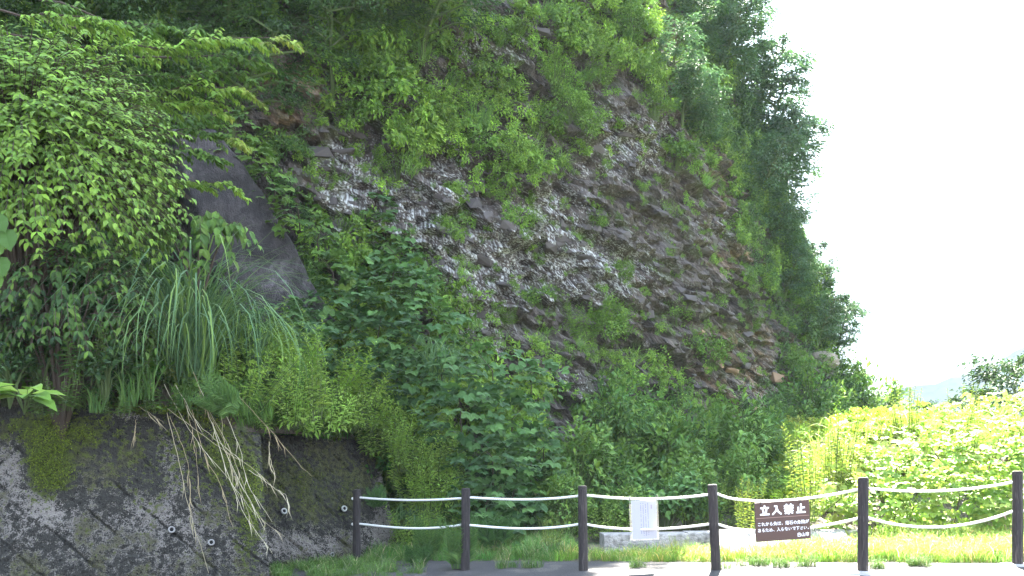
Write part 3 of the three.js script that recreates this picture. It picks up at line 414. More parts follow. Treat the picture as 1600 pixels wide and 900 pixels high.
function canvasTex(W, H, draw) { const c = document.createElement('canvas'); c.width = W; c.height = H; draw(c.getContext('2d'), W, H); const t = new THREE.CanvasTexture(c); t.colorSpace = THREE.SRGBColorSpace; return t; }
function board(w, h, r, th) { const s = new THREE.Shape(); s.moveTo(-w / 2 + r, -h / 2); s.lineTo(w / 2 - r, -h / 2); s.quadraticCurveTo(w / 2, -h / 2, w / 2, -h / 2 + r); s.lineTo(w / 2, h / 2 - r); s.quadraticCurveTo(w / 2, h / 2, w / 2 - r, h / 2); s.lineTo(-w / 2 + r, h / 2); s.quadraticCurveTo(-w / 2, h / 2, -w / 2, h / 2 - r); s.lineTo(-w / 2, -h / 2 + r); s.quadraticCurveTo(-w / 2, -h / 2, -w / 2 + r, -h / 2); const g = new THREE.ExtrudeGeometry(s, { depth: th, bevelEnabled: true, bevelSize: .0015, bevelThickness: .0015, bevelSegments: 2 }); return g; }
const tie = (parent, x, y, m, r = .024) => { const g = new THREE.TorusGeometry(r, .0035, 6, 16), o = part('tie', g, m, parent); o.position.set(x, y, .004); o.rotation.y = Math.PI / 2; return o; };
const wire = new THREE.MeshStandardMaterial({ color: new THREE.Color(.03, .03, .03), roughness: .6 });
{
  const d = 11.16, c = at(1222.5, 813.5, d), w = 88 / F * d, h = 61 / F * d;
  const o = thing('warning_sign', 'brown keep out sign with white lettering tied to the ropes', 'sign', null, c); o.rotation.set(.03, .1, .055);
  part('board', board(w, h, .012, .008), new THREE.MeshStandardMaterial({ color: new THREE.Color(.06, .037, .03), roughness: .55 }), o);
  const t = canvasTex(1056, 732, (g, W, H) => {
    g.fillStyle = 'rgb(76,54,47)'; g.fillRect(0, 0, W, H); g.strokeStyle = '#f4f6f6'; write(g, '立入禁止', 96, 62, 176, 236, 34);
    g.strokeStyle = 'rgb(150,120,110)'; g.lineWidth = 9; g.beginPath(); g.moveTo(14, 292); g.lineTo(W - 14, 292); g.stroke();
    g.strokeStyle = '#e4e6ea'; write(g, 'これから先は、落石の危険が', 30, 372, 74, 78, 10); write(g, 'あるため、入らないで下さい。', 30, 490, 70, 75, 10); write(g, '白山市', 800, 612, 76, 80, 11);
  });
  const f = part('printed_face', new THREE.PlaneGeometry(w - .008, h - .008), new THREE.MeshStandardMaterial({ map: t, roughness: .5 }), o); f.position.z = .0115;
  for (const x of [-.24, .2]) { tie(o, x, h / 2 - .012, wire); tie(o, x, -.06, wire); }
}
{
  const d = 11.99, c = at(1006.5, 812, d), w = 39 / F * d, h = 60 / F * d;
  const o = thing('notice_panel', 'white laminated paper notice hanging between the two ropes', 'notice', null, c); o.rotation.set(-.02, .05, .035);
  part('clear_sleeve', new THREE.BoxGeometry(w + .05, h + .03, .003), new THREE.MeshPhysicalMaterial({ color: 0xffffff, roughness: .12, transmission: 1, thickness: 0 }), o);
  const t = canvasTex(312, 480, (g, W, H) => {
    g.fillStyle = 'rgb(160,160,171)'; g.fillRect(0, 0, W, H); const R = rng(3); g.strokeStyle = 'rgba(70,72,84,.8)'; g.lineWidth = 3;
    for (let c = 0; c < 4; c++) for (let y = 34; y < 440; y += 13) { if (R() < .2) continue; const x = 206 - c * 30; g.beginPath(); g.moveTo(x - 6 + R() * 4, y); g.lineTo(x + 6, y + R() * 5); g.moveTo(x - 2, y - 4); g.lineTo(x + R() * 4, y + 6); g.stroke(); }
    g.strokeStyle = 'rgba(110,70,80,.9)'; for (let y = 60; y < 110; y += 10) { g.beginPath(); g.moveTo(244, y); g.lineTo(258, y + 2); g.moveTo(250, y - 4); g.lineTo(250, y + 6); g.stroke(); }
  });
  const f = part('paper', board(w, h, .001, .002), new THREE.MeshStandardMaterial({ color: new THREE.Color(.72, .72, .75), roughness: .6 }), o); f.position.z = .003;
  const q = part('printed_face', new THREE.PlaneGeometry(w - .002, h - .002), new THREE.MeshStandardMaterial({ map: t, roughness: .6 }), o); q.position.z = .0085;
  for (const x of [-w / 2 - .015, w / 2 + .015]) tie(o, x, h / 2 + .028, wire, .03);
}
{ // concrete kerb, and an apron added behind the fence, sloped so the sun lights it
  const conc = tex(512, 512, (x, y) => { const u = x / 512, v = y / 512, k = .8 + .3 * tileNoise(u, v, 6) + .3 * tileNoise(u, v, 50, 2), s = smooth(.1, .5, tileNoise(u, v, 9, 4)); return [mix(.36, .16, s * .7) * k, mix(.34, .15, s * .7) * k, mix(.33, .14, s * .7) * k]; }, { srgb: true });
  const m = new THREE.MeshStandardMaterial({ map: conc, bumpMap: soilBump, bumpScale: .02, roughness: .95 });
  const a = at(945, 836, 13.9), b = at(1345, 830, 14.3), o = thing('concrete_kerb', 'low grey concrete kerb block behind the white notice', 'kerb');
  const L = a.distanceTo(b), dir = b.clone().sub(a), turn = Math.atan2(-dir.z, dir.x);
  let x = 0, k = 0; while (x < L) { const l = Math.min(1.18, L - x), s = new THREE.Shape(); s.moveTo(0, -.45); s.lineTo(.34, -.45); s.lineTo(.34, 0); s.lineTo(.05, 0); s.quadraticCurveTo(.02, 0, .02, -.03); const g = new THREE.ExtrudeGeometry(s, { depth: l - .012, bevelEnabled: true, bevelSize: .006, bevelThickness: .006, bevelSegments: 2 }); const q = part('kerb_stone', g, m, o); q.position.copy(a).addScaledVector(dir, x / L); q.rotation.y = turn + Math.PI / 2; q.position.y += .006 * (k % 2); x += l; k++; }
  const c = at(1112, 846, 13.3), ap = thing('concrete_apron', 'added concrete apron, sloped to catch sun, in front of the kerb under the brown sign', 'concrete apron');
  part('slab', sheet(c.x, c.x + 1.75, -12.95, -14.0, 24, 16, (X, Z, i, j) => V(X + .2 * j, mix(.16, .40, j) + .012 * fbm(X * 3, Z * 3, 3), Z)), m, ap);
}
// ---------------------------------------------------------------- plants
const ORD = ['first', 'second', 'third', 'fourth', 'fifth', 'sixth', 'seventh', 'eighth', 'ninth', 'tenth', 'eleventh', 'twelfth', 'thirteenth', 'fourteenth', 'fifteenth', 'sixteenth', 'seventeenth', 'eighteenth', 'nineteenth', 'twentieth', 'twenty-first', 'twenty-second', 'twenty-third', 'twenty-fourth', 'twenty-fifth', 'twenty-sixth', 'twenty-seventh', 'twenty-eighth', 'twenty-ninth', 'thirtieth', 'thirty-first', 'thirty-second', 'thirty-third', 'thirty-fourth', 'thirty-fifth', 'thirty-sixth', 'thirty-seventh', 'thirty-eighth', 'thirty-ninth', 'fortieth', 'forty-first', 'forty-second', 'forty-third', 'forty-fourth', 'forty-fifth', 'forty-sixth', 'forty-seventh', 'forty-eighth'];
const unit = (tpl) => { const g = new THREE.BufferGeometry(); g.setAttribute('position', new THREE.Float32BufferAttribute(tpl.v.flat(), 3)); g.setIndex(tpl.f); return g; };
const TRI = { v: [], f: [] };                                     // a vine leaf of three broad leaflets
for (const [ox, oy, a] of [[0, .42, 0], [-.12, .3, 1.15], [.12, .3, -1.15]]) { const o = TRI.v.length; for (const [x, y, z] of ROUND.v) { const X = x * .78, Y = y * .78; TRI.v.push([ox + X * Math.cos(a) - Y * Math.sin(a), oy + X * Math.sin(a) + Y * Math.cos(a), z - .12 * Math.abs(a) * y]); } for (const k of ROUND.f) TRI.f.push(o + k); }
const LEAFGEO = { OVATE: unit(OVATE), TRI: unit(TRI), ROUND: unit(ROUND) };
function leafPart(geo, mat, l, parent, inv) {                      // one leaf as a mesh of its own
  const y = l.dir, x = new THREE.Vector3().crossVectors(y, l.up).normalize(), z = new THREE.Vector3().crossVectors(x, y), m = part('leaf', geo, mat, parent), p = l.pos.clone().sub(inv);
  m.matrix.makeBasis(x, y, z); m.quaternion.setFromRotationMatrix(m.matrix); m.position.copy(p); m.scale.set(l.W, l.L, l.L);
}
function leafy(o, leaves, tpl, geo, pal, stem, most = 250) {       // the frontmost leaves one by one, the rest as one mass
  leaves.sort((a, b) => a.front - b.front); const mats = leafMats(pal.flatMap((c) => [c, c.map((v) => v * .78)])), f = new MB();
  leaves.forEach((l, i) => { if (i < most) leafPart(geo, mats[i % mats.length], l, o, o.position); else f.leaf(tpl, l.pos.clone().sub(o.position), l.dir, l.up, l.L, l.W, l.col); });
  for (const s of [].concat(stem ?? [])) part('stem', s, M.bark, o); if (f.n) part('foliage', f.geo(), M.leaf, o, 'stuff'); return o;
}
function twigShrub(name, label, cat, seed, C, r, twigs, { pal = PAL.bright, L = .11, W = .42, pairs = 6, dropIn = .55, hang = .5, keep = () => true, most = 250 } = {}) {
  const R = rng(seed), o = thing(name, label, cat, null, V(C.x, C.y - r[1] - .5, C.z)), s = new MB(), leaves = [], d = V(), base = V(0, 0, 0);
  for (let k = 0; k < twigs; k++) {
    do ball(R, d); while (d.lengthSq() < .04); d.normalize(); if (d.y < -.55 || d.z < -.5) continue;
    const far = .72 + .36 * R(), end = V(C.x + d.x * r[0] * far, C.y + d.y * r[1] * far, C.z + d.z * r[2] * far), st = V(C.x + d.x * r[0] * far * dropIn, C.y + d.y * r[1] * far * dropIn + .12, C.z + d.z * r[2] * far * dropIn);
    if (!keep(end)) continue;
    const mid = st.clone().lerp(end, .55); mid.y += .1; end.y -= .1;
    if (k % 5 === 0) s.tube([base, st.clone().sub(o.position).multiplyScalar(.6).setY((st.y - o.position.y) * .7), st.clone().sub(o.position)], .02, .008, [1, 1, 1], 4);
    s.tube([st, mid, end].map((p) => p.clone().sub(o.position)), .007, .003, [1, 1, 1], 3);
    const tone = .75 + .45 * R(), dirT = end.clone().sub(st).normalize(), side = new THREE.Vector3().crossVectors(dirT, V(0, 1, 0)).normalize();
    for (let i = 0; i < pairs; i++) for (const sg of [-1, 1]) {
      const t = .15 + .85 * i / (pairs - 1), p = t < .55 ? st.clone().lerp(mid, t / .55) : mid.clone().lerp(end, (t - .55) / .45);
      const dir = dirT.clone().multiplyScalar(.55).addScaledVector(side, sg * .7).add(V((R() - .5) * .9, -hang - .6 * R(), (R() - .5) * .9)).normalize(), up = V(d.x * .5, .75, d.z * .5 + .4).add(ball(R, V()).multiplyScalar(.35)).normalize(), l = L * (.5 + .8 * R());
      leaves.push({ pos: p, dir, up, L: l, W: l * W, col: pick(R, pal, tone), front: -p.z + R() * .5 });
    }
  }
  return leafy(o, leaves, OVATE, LEAFGEO.OVATE, pal, s.geo(), most);
}
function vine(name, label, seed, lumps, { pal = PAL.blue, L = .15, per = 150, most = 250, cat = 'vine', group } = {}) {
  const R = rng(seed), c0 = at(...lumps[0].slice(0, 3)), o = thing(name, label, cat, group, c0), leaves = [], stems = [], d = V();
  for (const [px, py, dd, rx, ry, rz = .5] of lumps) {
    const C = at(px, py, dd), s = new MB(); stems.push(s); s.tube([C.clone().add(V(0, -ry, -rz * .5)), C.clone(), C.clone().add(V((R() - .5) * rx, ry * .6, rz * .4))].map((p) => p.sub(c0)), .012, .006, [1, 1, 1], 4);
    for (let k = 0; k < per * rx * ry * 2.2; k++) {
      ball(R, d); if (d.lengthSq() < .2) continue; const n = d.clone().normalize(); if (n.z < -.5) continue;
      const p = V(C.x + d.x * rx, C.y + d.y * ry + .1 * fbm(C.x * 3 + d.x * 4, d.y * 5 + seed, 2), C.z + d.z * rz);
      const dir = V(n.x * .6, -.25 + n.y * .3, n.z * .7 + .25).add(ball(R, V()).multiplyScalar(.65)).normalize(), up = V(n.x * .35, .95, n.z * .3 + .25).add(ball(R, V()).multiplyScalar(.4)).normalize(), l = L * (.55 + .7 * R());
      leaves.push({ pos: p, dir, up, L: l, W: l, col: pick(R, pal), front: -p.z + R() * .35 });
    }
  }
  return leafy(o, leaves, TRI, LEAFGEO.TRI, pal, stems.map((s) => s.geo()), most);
}
function plant(geo, name, label, cat, group, pos, k = 1, turn = 0, tilt = [0, 0], mat = M.leaf) {
  const o = thing(name, label, cat, group, pos, turn); addPlant(o, geo, mat); o.scale.setScalar(k); o.rotation.set(tilt[0], turn, tilt[1], 'YXZ'); return o;
}
function again(src, name, label, pos, k = 1, turn = 0, tilt = [0, 0]) { const o = src.clone(); o.name = numbered(name); scene.add(o); o.userData = { ...src.userData, label }; o.position.copy(pos); o.scale.setScalar(k); o.rotation.set(tilt[0], turn, tilt[1], 'YXZ'); return o; }
const protoSet = (geos, name, cat, group, mat) => { const made = []; return (i, label, pos, k, turn, tilt) => { i %= geos.length; if (!made[i]) return (made[i] = plant(geos[i], name, label, cat, group, pos, k, turn, tilt, mat)); return again(made[i], name, label, pos, k, turn, tilt); }; };
// ---- green cover on the rock face: herbs, ferns and grasses that nobody could count
const DENSE = ['9999999999999965588848999999', '9999999934999965688836999999', '9999999923999976788866999999', '9999966633899988887237899999', '9999944445368887774236899999', '9999933367325646753223699999', '9999933345263334422112389999', '9999933347774333222112279999', '9999933336886342222211257999', '9999999988999763223322236899', '9999999999999974356534336899', '9999999999999999845654223578', '9999999999999999933566323689', '9999999999999999945888777899', '9999999999999999949899999999', '9999999999999999959999999999', '9999999999999999959999999999', '9999999999999999999999999999'];
const density = (px, py) => { const x = clamp(px / 50 - .5, 0, 27), y = clamp(py / 50 - .5, 0, 17), i = Math.floor(x), j = Math.floor(y), g = (a, b) => +DENSE[Math.min(17, b)][Math.min(27, a)]; return mix(mix(g(i, j), g(i + 1, j), x - i), mix(g(i, j + 1), g(i + 1, j + 1), x - i), y - j) / 9; };
function scatter(parent, geos, mat, items) {
  geos.forEach((g, gi) => { const list = items.filter((it) => it.g === gi); if (!list.length) return; const m = shadow(new THREE.InstancedMesh(g, mat, list.length)); m.name = 'foliage'; m.userData.kind = 'stuff'; const q = new THREE.Quaternion(), mt = new THREE.Matrix4(), c = new THREE.Color();
    list.forEach((it, k) => { q.setFromUnitVectors(V(0, 1, 0), it.up).multiply(new THREE.Quaternion().setFromAxisAngle(V(0, 1, 0), it.turn)); mt.compose(it.p, q, V(it.k, it.k * (it.ky ?? 1), it.k)); m.setMatrixAt(k, mt); m.setColorAt(k, c.setRGB(...it.col)); }); parent.add(m); });
}
const tuftGeos = [
  shrubGeo(101, { r: [.34, .24, .34], clumps: 9, per: 26, L: .085, pal: PAL.mid }).foliage, shrubGeo(102, { r: [.3, .26, .3], clumps: 8, per: 30, L: .075, W: .42, pal: [...PAL.mid, PAL.bright[1]] }).foliage,
  shrubGeo(103, { r: [.42, .3, .42], clumps: 9, per: 22, L: .09, W: .55, pal: [...PAL.mid, PAL.dark[1]] }).foliage, grassGeo(104, { n: 60, len: .5, w: .006, droop: .9, base: .14 }).foliage,
  herbGeo(105, { stems: 16, h: .42, leaves: 16, L: .08, W: .26, pal: PAL.mid, lean: .5, base: .18 }).foliage, shrubGeo(106, { r: [.36, .4, .36], clumps: 10, per: 28, L: .07, W: .5, pal: PAL.dark }).foliage];
{
  const R = rng(61), items = [], p = cliffGeo.attributes.position;
  for (let n = 0; n < 26000; n++) {
    const i = Math.floor(R() * NU), j = Math.floor(R() * NV); if (us[i] < 2 || us[i] > uNose + 3 || vs[j] > 20) continue;
    const q = V().fromArray(p.array, (j * NU + i) * 3); if (q.z > -3) continue; const [px, py] = proj(q); if (px < -60 || px > 1420 || py < -160 || py > 900) continue;
    const d = density(px, py) + .5 * fbm(us[i] * .9, vs[j] * .9, 4); if (R() > clamp((d - .14) * 1.05) ** 1.9 * .85) continue;
    const nose = px > 1040 + (py < 250 ? 0 : 100), dark = px < 480 || (nose && R() < .6), r = R(), g = dark ? (r < .6 ? 5 : 2) : r < .3 ? 0 : r < .55 ? 1 : r < .68 ? 2 : r < .84 ? 3 : 4, n3d = outward(us[i]), t = .75 + .5 * R(), y = clamp(.5 + .8 * fbm(us[i] * .35, vs[j] * .35, 2));
    items.push({ g, p: q.addScaledVector(n3d, -.04), up: V(n3d.x * .75, .7, n3d.z * .75).normalize(), turn: R() * 6.28, k: (.45 + .7 * R()) * (.45 + .75 * density(px, py)), col: [1.5 * t * mix(.85, 1.3, y), 1.45 * t * mix(.92, 1.12, y), t * 1.3] });
  }
  for (let n = 0; n < 15000; n++) {
    const i = Math.floor(R() * NU), j = Math.floor(R() * NV); if (us[i] < 2 || us[i] > uNose + 2 || vs[j] > 20) continue;
    const q = V().fromArray(p.array, (j * NU + i) * 3); if (q.z > -3) continue; const [px, py] = proj(q); if (px < 440 || px > 1400 || py < -60 || py > 760 || density(px, py) > .6 || fbm(us[i] * 1.6, vs[j] * 1.6 + 30, 3) < .02) continue;
    const n3d = outward(us[i]), t = .7 + .6 * R(); items.push({ g: [0, 1, 4, 1, 3][n % 5], p: q.addScaledVector(n3d, -.02), up: V(n3d.x * .75, .7, n3d.z * .75).normalize(), turn: R() * 6.28, k: .16 + .26 * R(), col: [1.3 * t, 1.2 * t, t] });
  }
  const o = thing('cliff_undergrowth', 'patchy green herbs, ferns and grasses covering the rock face', 'undergrowth'); o.userData.kind = 'stuff'; scatter(o, tuftGeos, M.leaf, items);
}
// ---- trees on the skyline of the cliff
{
  const R = rng(62), geos = [0, 1, 2, 3].map((k) => treeGeo(200 + k, { h: 2.3 + .3 * k, r: .92, limbs: 26, per: 150, L: .115, W: .52, flat: .8, lean: [.45, .2], pal: k % 2 ? PAL.pine : [...PAL.pine, PAL.mid[2]] })), put = protoSet(geos, 'cliff_tree', 'tree', 'small trees along the skyline edge of the cliff');
  const spots = [[1150, 20, 1.2], [1175, 55, 1.1], [1110, 60, 1.1], [1178, 110, 1.1], [1130, 130, 1.1], [1200, 175, 1.15], [1155, 205, 1.05], [1226, 235, 1.15], [1180, 270, 1], [1242, 290, 1.15], [1190, 330, 1], [1242, 345, 1.1], [1200, 395, .9], [1225, 420, .75], [1245, 460, .75], [1225, 480, .7], [1280, 500, .8], [1320, 535, .8], [1285, 545, .75], [1345, 575, .7], [1068, 90, 1], [1072, 205, .95], [1100, 240, .85], [1055, 160, .9]];
  spots.forEach(([px, py, k], i) => { const h = hit(px, py); if (!h) return; const kk = k * clamp(h.d / 30, .7, 1.1) * .85; put(i, `small dark tree on the cliff edge, ${ORD[i]} of those counted down the skyline`, h.p.clone().addScaledVector(h.n, -.15), kk, (R() - .5) * .8, [.12 * (R() - .2), -.28 * R()]); });
}
// ---- dark trees overhead behind the leafy shrub
{
  const R = rng(63), geos = [0, 1, 2].map((k) => treeGeo(220 + k, { h: 2.2, r: 1.3, limbs: 13, per: 150, L: .1, W: .5, pal: [...PAL.dark, PAL.mid[2]], lean: [.3, .9], flat: .5 })), put = protoSet(geos, 'slope_tree', 'tree', 'dark trees overhanging the upper slope');
  [[30, 40], [110, 20], [190, 60], [250, 10], [320, 55], [350, 20], [300, 140], [360, 170], [520, 30], [590, 20], [660, 40], [150, 120], [520, 110]].forEach(([px, py], i) => { const h = hit(px, py + 45); if (h) put(i, `dark leafy tree on the upper slope, ${ORD[i]} outward from the leafy shrub's top`, h.p, .62 + .3 * R(), (R() - .5) * 1.5, [.3 * R(), (R() - .5) * .3]); });
}
// ---- bushes rooted in the rock face, counted from the top
{
  const R = rng(64), geos = [
    shrubGeo(301, { r: [.75, .6, .6], clumps: 24, per: 60, L: .085, W: .5, pal: PAL.mid }), shrubGeo(302, { r: [.6, .7, .55], clumps: 22, per: 60, L: .07, W: .42, pal: [...PAL.mid, PAL.bright[1]] }),
    herbGeo(303, { stems: 46, h: .9, leaves: 26, L: .11, W: .22, base: .3, lean: .55, pal: [...PAL.mid, PAL.bright[1]] }), shrubGeo(304, { r: [.8, .5, .6], clumps: 22, per: 46, L: .11, W: .62, pal: [...PAL.mid, PAL.dark[1]] }), grassGeo(305, { n: 170, len: 1.15, w: .009, droop: 1.2, base: .3, seg: 6 })];
  const put = protoSet(geos, 'rock_bush', 'bush', 'bushes rooted in the rock face', leafMaterial({ color: new THREE.Color(1.25, 1.2, 1.15) }));
  [[560, 60, .9, 3], [640, 80, 1, 1], [700, 110, .9, 0], [590, 130, 1, 0], [880, 60, 1, 2], [930, 35, 1, 1], [985, 60, .9, 0], [940, 120, .9, 2], [870, 130, .8, 1], [660, 175, 1, 2], [750, 190, .8, 4], [800, 190, .9, 2], [560, 190, .8, 3], [850, 220, .9, 0], [890, 180, .8, 1], [640, 235, .9, 4], [690, 225, .8, 2], [780, 260, .9, 2], [620, 270, .8, 1], [830, 300, .6, 2], [745, 245, .7, 0], [1015, 130, .8, 0], [1030, 175, .7, 0], [1060, 250, .8, 3], [925, 190, .7, 2], [690, 365, .55, 1], [735, 345, .5, 0], [1035, 345, .55, 1], [975, 430, .5, 0], [795, 490, .6, 2], [850, 470, .6, 3], [915, 520, 1, 2], [950, 540, 1, 0], [965, 500, .7, 1], [1060, 500, .6, 1], [1075, 555, .8, 0], [1115, 570, .9, 0], [690, 450, .7, 2], [720, 480, .6, 1], [1215, 330, .8, 2], [1220, 440, .9, 1], [1240, 500, .9, 0], [1180, 505, .5, 2], [1310, 590, .9, 1], [1255, 580, .6, 0], [1120, 480, .5, 1], [930, 350, .45, 0]].forEach(([px, py, k, g], i) => {
    const h = hit(px, py + 14); if (h) put(g, `green bush rooted in the rock face, ${ORD[i]} counted from the cliff top down`, h.p.clone().addScaledVector(h.n, -.1), k * (h.d / 23), (R() - .5) * 6, [(R() - .5) * .2, (R() - .5) * .2]); });
}
{ const h = hit(1281, 560), o = thing('boulder', 'pale tan boulder lodged in the rock face near its skyline end', 'boulder', null, h.p.clone().addScaledVector(h.n, .1)), g = new THREE.IcosahedronGeometry(1, 4), a = g.attributes.position; for (let i = 0; i < a.count; i++) { const x = a.getX(i), y = a.getY(i), z = a.getZ(i), k = 1 + .18 * n3(x * 1.6, y * 1.6, z * 1.6) + .05 * n3(x * 5, y * 5, z * 5); a.setXYZ(i, x * k * .42, y * k * .24, z * k * .3); } g.computeVertexNormals(); part('stone', g, new THREE.MeshStandardMaterial({ color: new THREE.Color(.55, .46, .38), roughness: .9, bumpMap: rockBump, bumpScale: .05 }), o); o.rotation.y = -.4; o.rotation.z = -.1; }
// ---- shrubs and herbs along the cliff foot behind the fence
{
  const R = rng(65), geos = [
    shrubGeo(311, { r: [.7, .75, .6], clumps: 26, per: 46, L: .12, W: .5, spread: .3, tpl: OVATE, pal: [...PAL.mid, PAL.bright[1]] }), shrubGeo(312, { r: [.6, .95, .55], clumps: 30, per: 50, L: .12, W: .38, tpl: OVATE, spread: .3, pal: [...PAL.mid, PAL.blue[1]] }),
    shrubGeo(313, { r: [.85, .6, .7], clumps: 26, per: 50, L: .12, W: .6, tpl: OVATE, pal: PAL.blue }), herbGeo(314, { stems: 34, h: 1, leaves: 26, L: .13, W: .34, base: .45, lean: .4, tpl: OVATE, pal: [...PAL.bright, PAL.mid[1]] }), shrubGeo(315, { r: [.9, .8, .8], clumps: 26, per: 50, L: .12, W: .42, spread: .3, pal: [...PAL.blue, PAL.mid[1], PAL.mid[0]] }), grassGeo(316, { n: 200, len: 1.3, w: .01, droop: 1, base: .3, seg: 6, pal: PAL.blue })];
  const put = protoSet(geos, 'foot_shrub', 'shrub', 'shrubs crowding the foot of the cliff', leafMaterial({ color: new THREE.Color(1.3, 1.22, 1.25) })); let i = 0; const list = [];
  for (let px = 895; px <= 1250; px += 44) list.push([px + (R() - .5) * 20, 15.6 + (px - 885) * .006, .6 + .2 * R() + (px > 1000 ? .12 : 0), [1, 3, 0, 2, 1, 3][i++ % 6], 0]);
  for (let px = 910; px <= 1330; px += 42) list.push([px + (R() - .5) * 24, 17.3 + (px - 900) * .011, .75 + .35 * R() + (px > 1000 ? .2 : 0), [0, 4, 3, 1, 4, 5][i++ % 6], .15]);
  for (let px = 985; px <= 1390; px += 40) { const h = hit(px, 735 - (px > 1240 ? 60 : 0)); if (h) list.push([px, h.d - .3, .75 + .5 * R(), [4, 0, 3, 4, 2][i++ % 5], null, h.p.y - .4]); }
  for (const [px, py] of [[955, 665], [1020, 650], [1065, 640], [1040, 690], [1100, 680], [1000, 690], [1165, 690], [1270, 640], [1300, 610], [1330, 615], [1360, 625], [1385, 640], [1290, 670], [1340, 660]]) { const h = hit(px, py + 25); if (h) list.push([px, h.d - .2, .7 + .45 * R() + (px > 1260 ? .3 : 0), [0, 4, 3, 4, 0][i++ % 5], null, h.p.y - .35]); }
  list.sort((a, b) => a[0] - b[0]).forEach(([px, d, k, g, y, yy], j) => { const x = (px - 800) / F * d; put(g, `leafy shrub at the cliff foot, ${ORD[j] ?? 'one of those farthest'} along from the bare rock corner`, V(x, yy ?? groundY(x, -d) + y - .05, -d), k, R() * 6, [(R() - .5) * .15, (R() - .5) * .15]); });
}
// ---- the leafy shrub above the wall, its undergrowth and the layered branches behind
twigShrub('leafy_shrub', 'big pale green shrub with drooping pointed leaves above the mossy wall', 'shrub', 71, V(-5.9, 4.75, -12.3), [1.95, 1.85, 1.1], 2700, { L: .1, W: .46, hang: .22, pal: [[.22, .37, .045], PAL.bright[0], PAL.bright[1], [.25, .4, .06], PAL.mid[1], PAL.mid[0]], pairs: 6, keep: (p) => { const [x, y] = proj(p); return x > -120 && y > -60 && x < 345; } });
twigShrub('leafy_shrub', 'lower dark green shrub with pointed leaves under the big pale shrub', 'shrub', 72, V(-5.35, 3.1, -12.15), [1.25, 1.0, .75], 330, { L: .11, pal: [...PAL.dark, ...PAL.mid], most: 120 });
twigShrub('leafy_shrub', 'sprig of broad bright leaves reaching over the tall grass clump', 'shrub', 73, V(-3.95, 4.1, -12.9), [.75, .34, .5], 70, { L: .15, W: .46, most: 150, pal: PAL.mid });
{ // small plants standing along the wall top
  const R = rng(66), geos = [shrubGeo(321, { r: [.34, .36, .3], clumps: 14, per: 28, L: .085, W: .5, tpl: OVATE, pal: PAL.dark }), herbGeo(322, { stems: 9, h: .7, leaves: 20, L: .13, W: .32, base: .16, pal: [...PAL.mid, PAL.blue[1]] }), grassGeo(323, { n: 40, len: .55, w: .009, droop: 1, base: .1 }), herbGeo(324, { stems: 12, h: .34, leaves: 12, L: .1, W: .45, base: .2, pal: PAL.mid })];
  const put = protoSet(geos, 'wall_top_plant', 'plant', 'plants standing along the wall top');
  [[15, 590, 11.7, 1, 0], [60, 575, 12, 1.2, 0], [100, 600, 11.8, 1, 3], [130, 560, 11.9, 1.1, 1], [165, 590, 12, 1, 0], [200, 600, 12.1, 1, 2], [225, 590, 12.3, 1.3, 2], [250, 605, 12.4, 1, 3], [185, 610, 12, .8, 3], [40, 530, 12.2, 1.3, 0], [110, 520, 12.3, 1.3, 0], [180, 530, 12.4, 1.2, 0], [210, 565, 12.4, 1, 1], [285, 605, 12.6, .9, 2], [310, 612, 12.7, .9, 3], [150, 610, 11.9, .8, 2], [70, 612, 11.7, .8, 3], [20, 480, 12.4, 1.4, 0], [90, 465, 12.5, 1.3, 0]].forEach(([px, py, d, k, g], i) => put(g, `small plant on the mossy wall top, ${ORD[i]} in from the photo's outer edge`, at(px, py + 35, d), k, R() * 6));
  const f = new MB(), o = thing('broad_leaf_plant', 'low plant with a few very large bright leaves on the wall top', 'plant', null, at(38, 640, 11.3)), mats = leafMats(PAL.bright);
  for (let k = 0; k < 13; k++) { const a = R() * 6.28, e = .2 + R() * .9, b = V(Math.cos(a) * .08, .1 + .2 * R(), Math.sin(a) * .08); f.tube([V(0, -.05, 0), b], .006, .004, [1, 1, 1], 3); leafPart(LEAFGEO.OVATE, mats[k % 3], { pos: b.clone().add(o.position), dir: V(Math.cos(a), .55 - e, Math.sin(a) * .8 + .3).normalize(), up: V(0, 1, .3).normalize(), L: .26 + .14 * R(), W: .17 + .06 * R() }, o, o.position); }
  part('stem', f.geo(), M.stem, o);
  const v = thing('hanging_vine', 'vine with few large round leaves at the very edge beside the shrub', 'vine', null, at(-12, 330, 9.2)), vm = leafMats([...PAL.mid, PAL.bright[0]]), t = new MB(); t.tube([V(0, .3, 0), V(.02, 0, .02), V(0, -.5, 0), V(.03, -.75, 0)], .006, .004, [1, 1, 1], 4); part('stem', t.geo(), M.stem, v);
  for (const [px, py, L, dx] of [[14, 372, .22, .3], [6, 415, .2, .25], [-2, 350, .2, .6], [8, 395, .16, -.4], [-4, 440, .2, .2]]) leafPart(LEAFGEO.ROUND, vm[(px + 20) % 4], { pos: at(px - 6, py - 14, 9.2), dir: V(dx, -.8, .25).normalize(), up: V(.3, .5, 1).normalize(), L, W: L * .8 }, v, v.position);
}
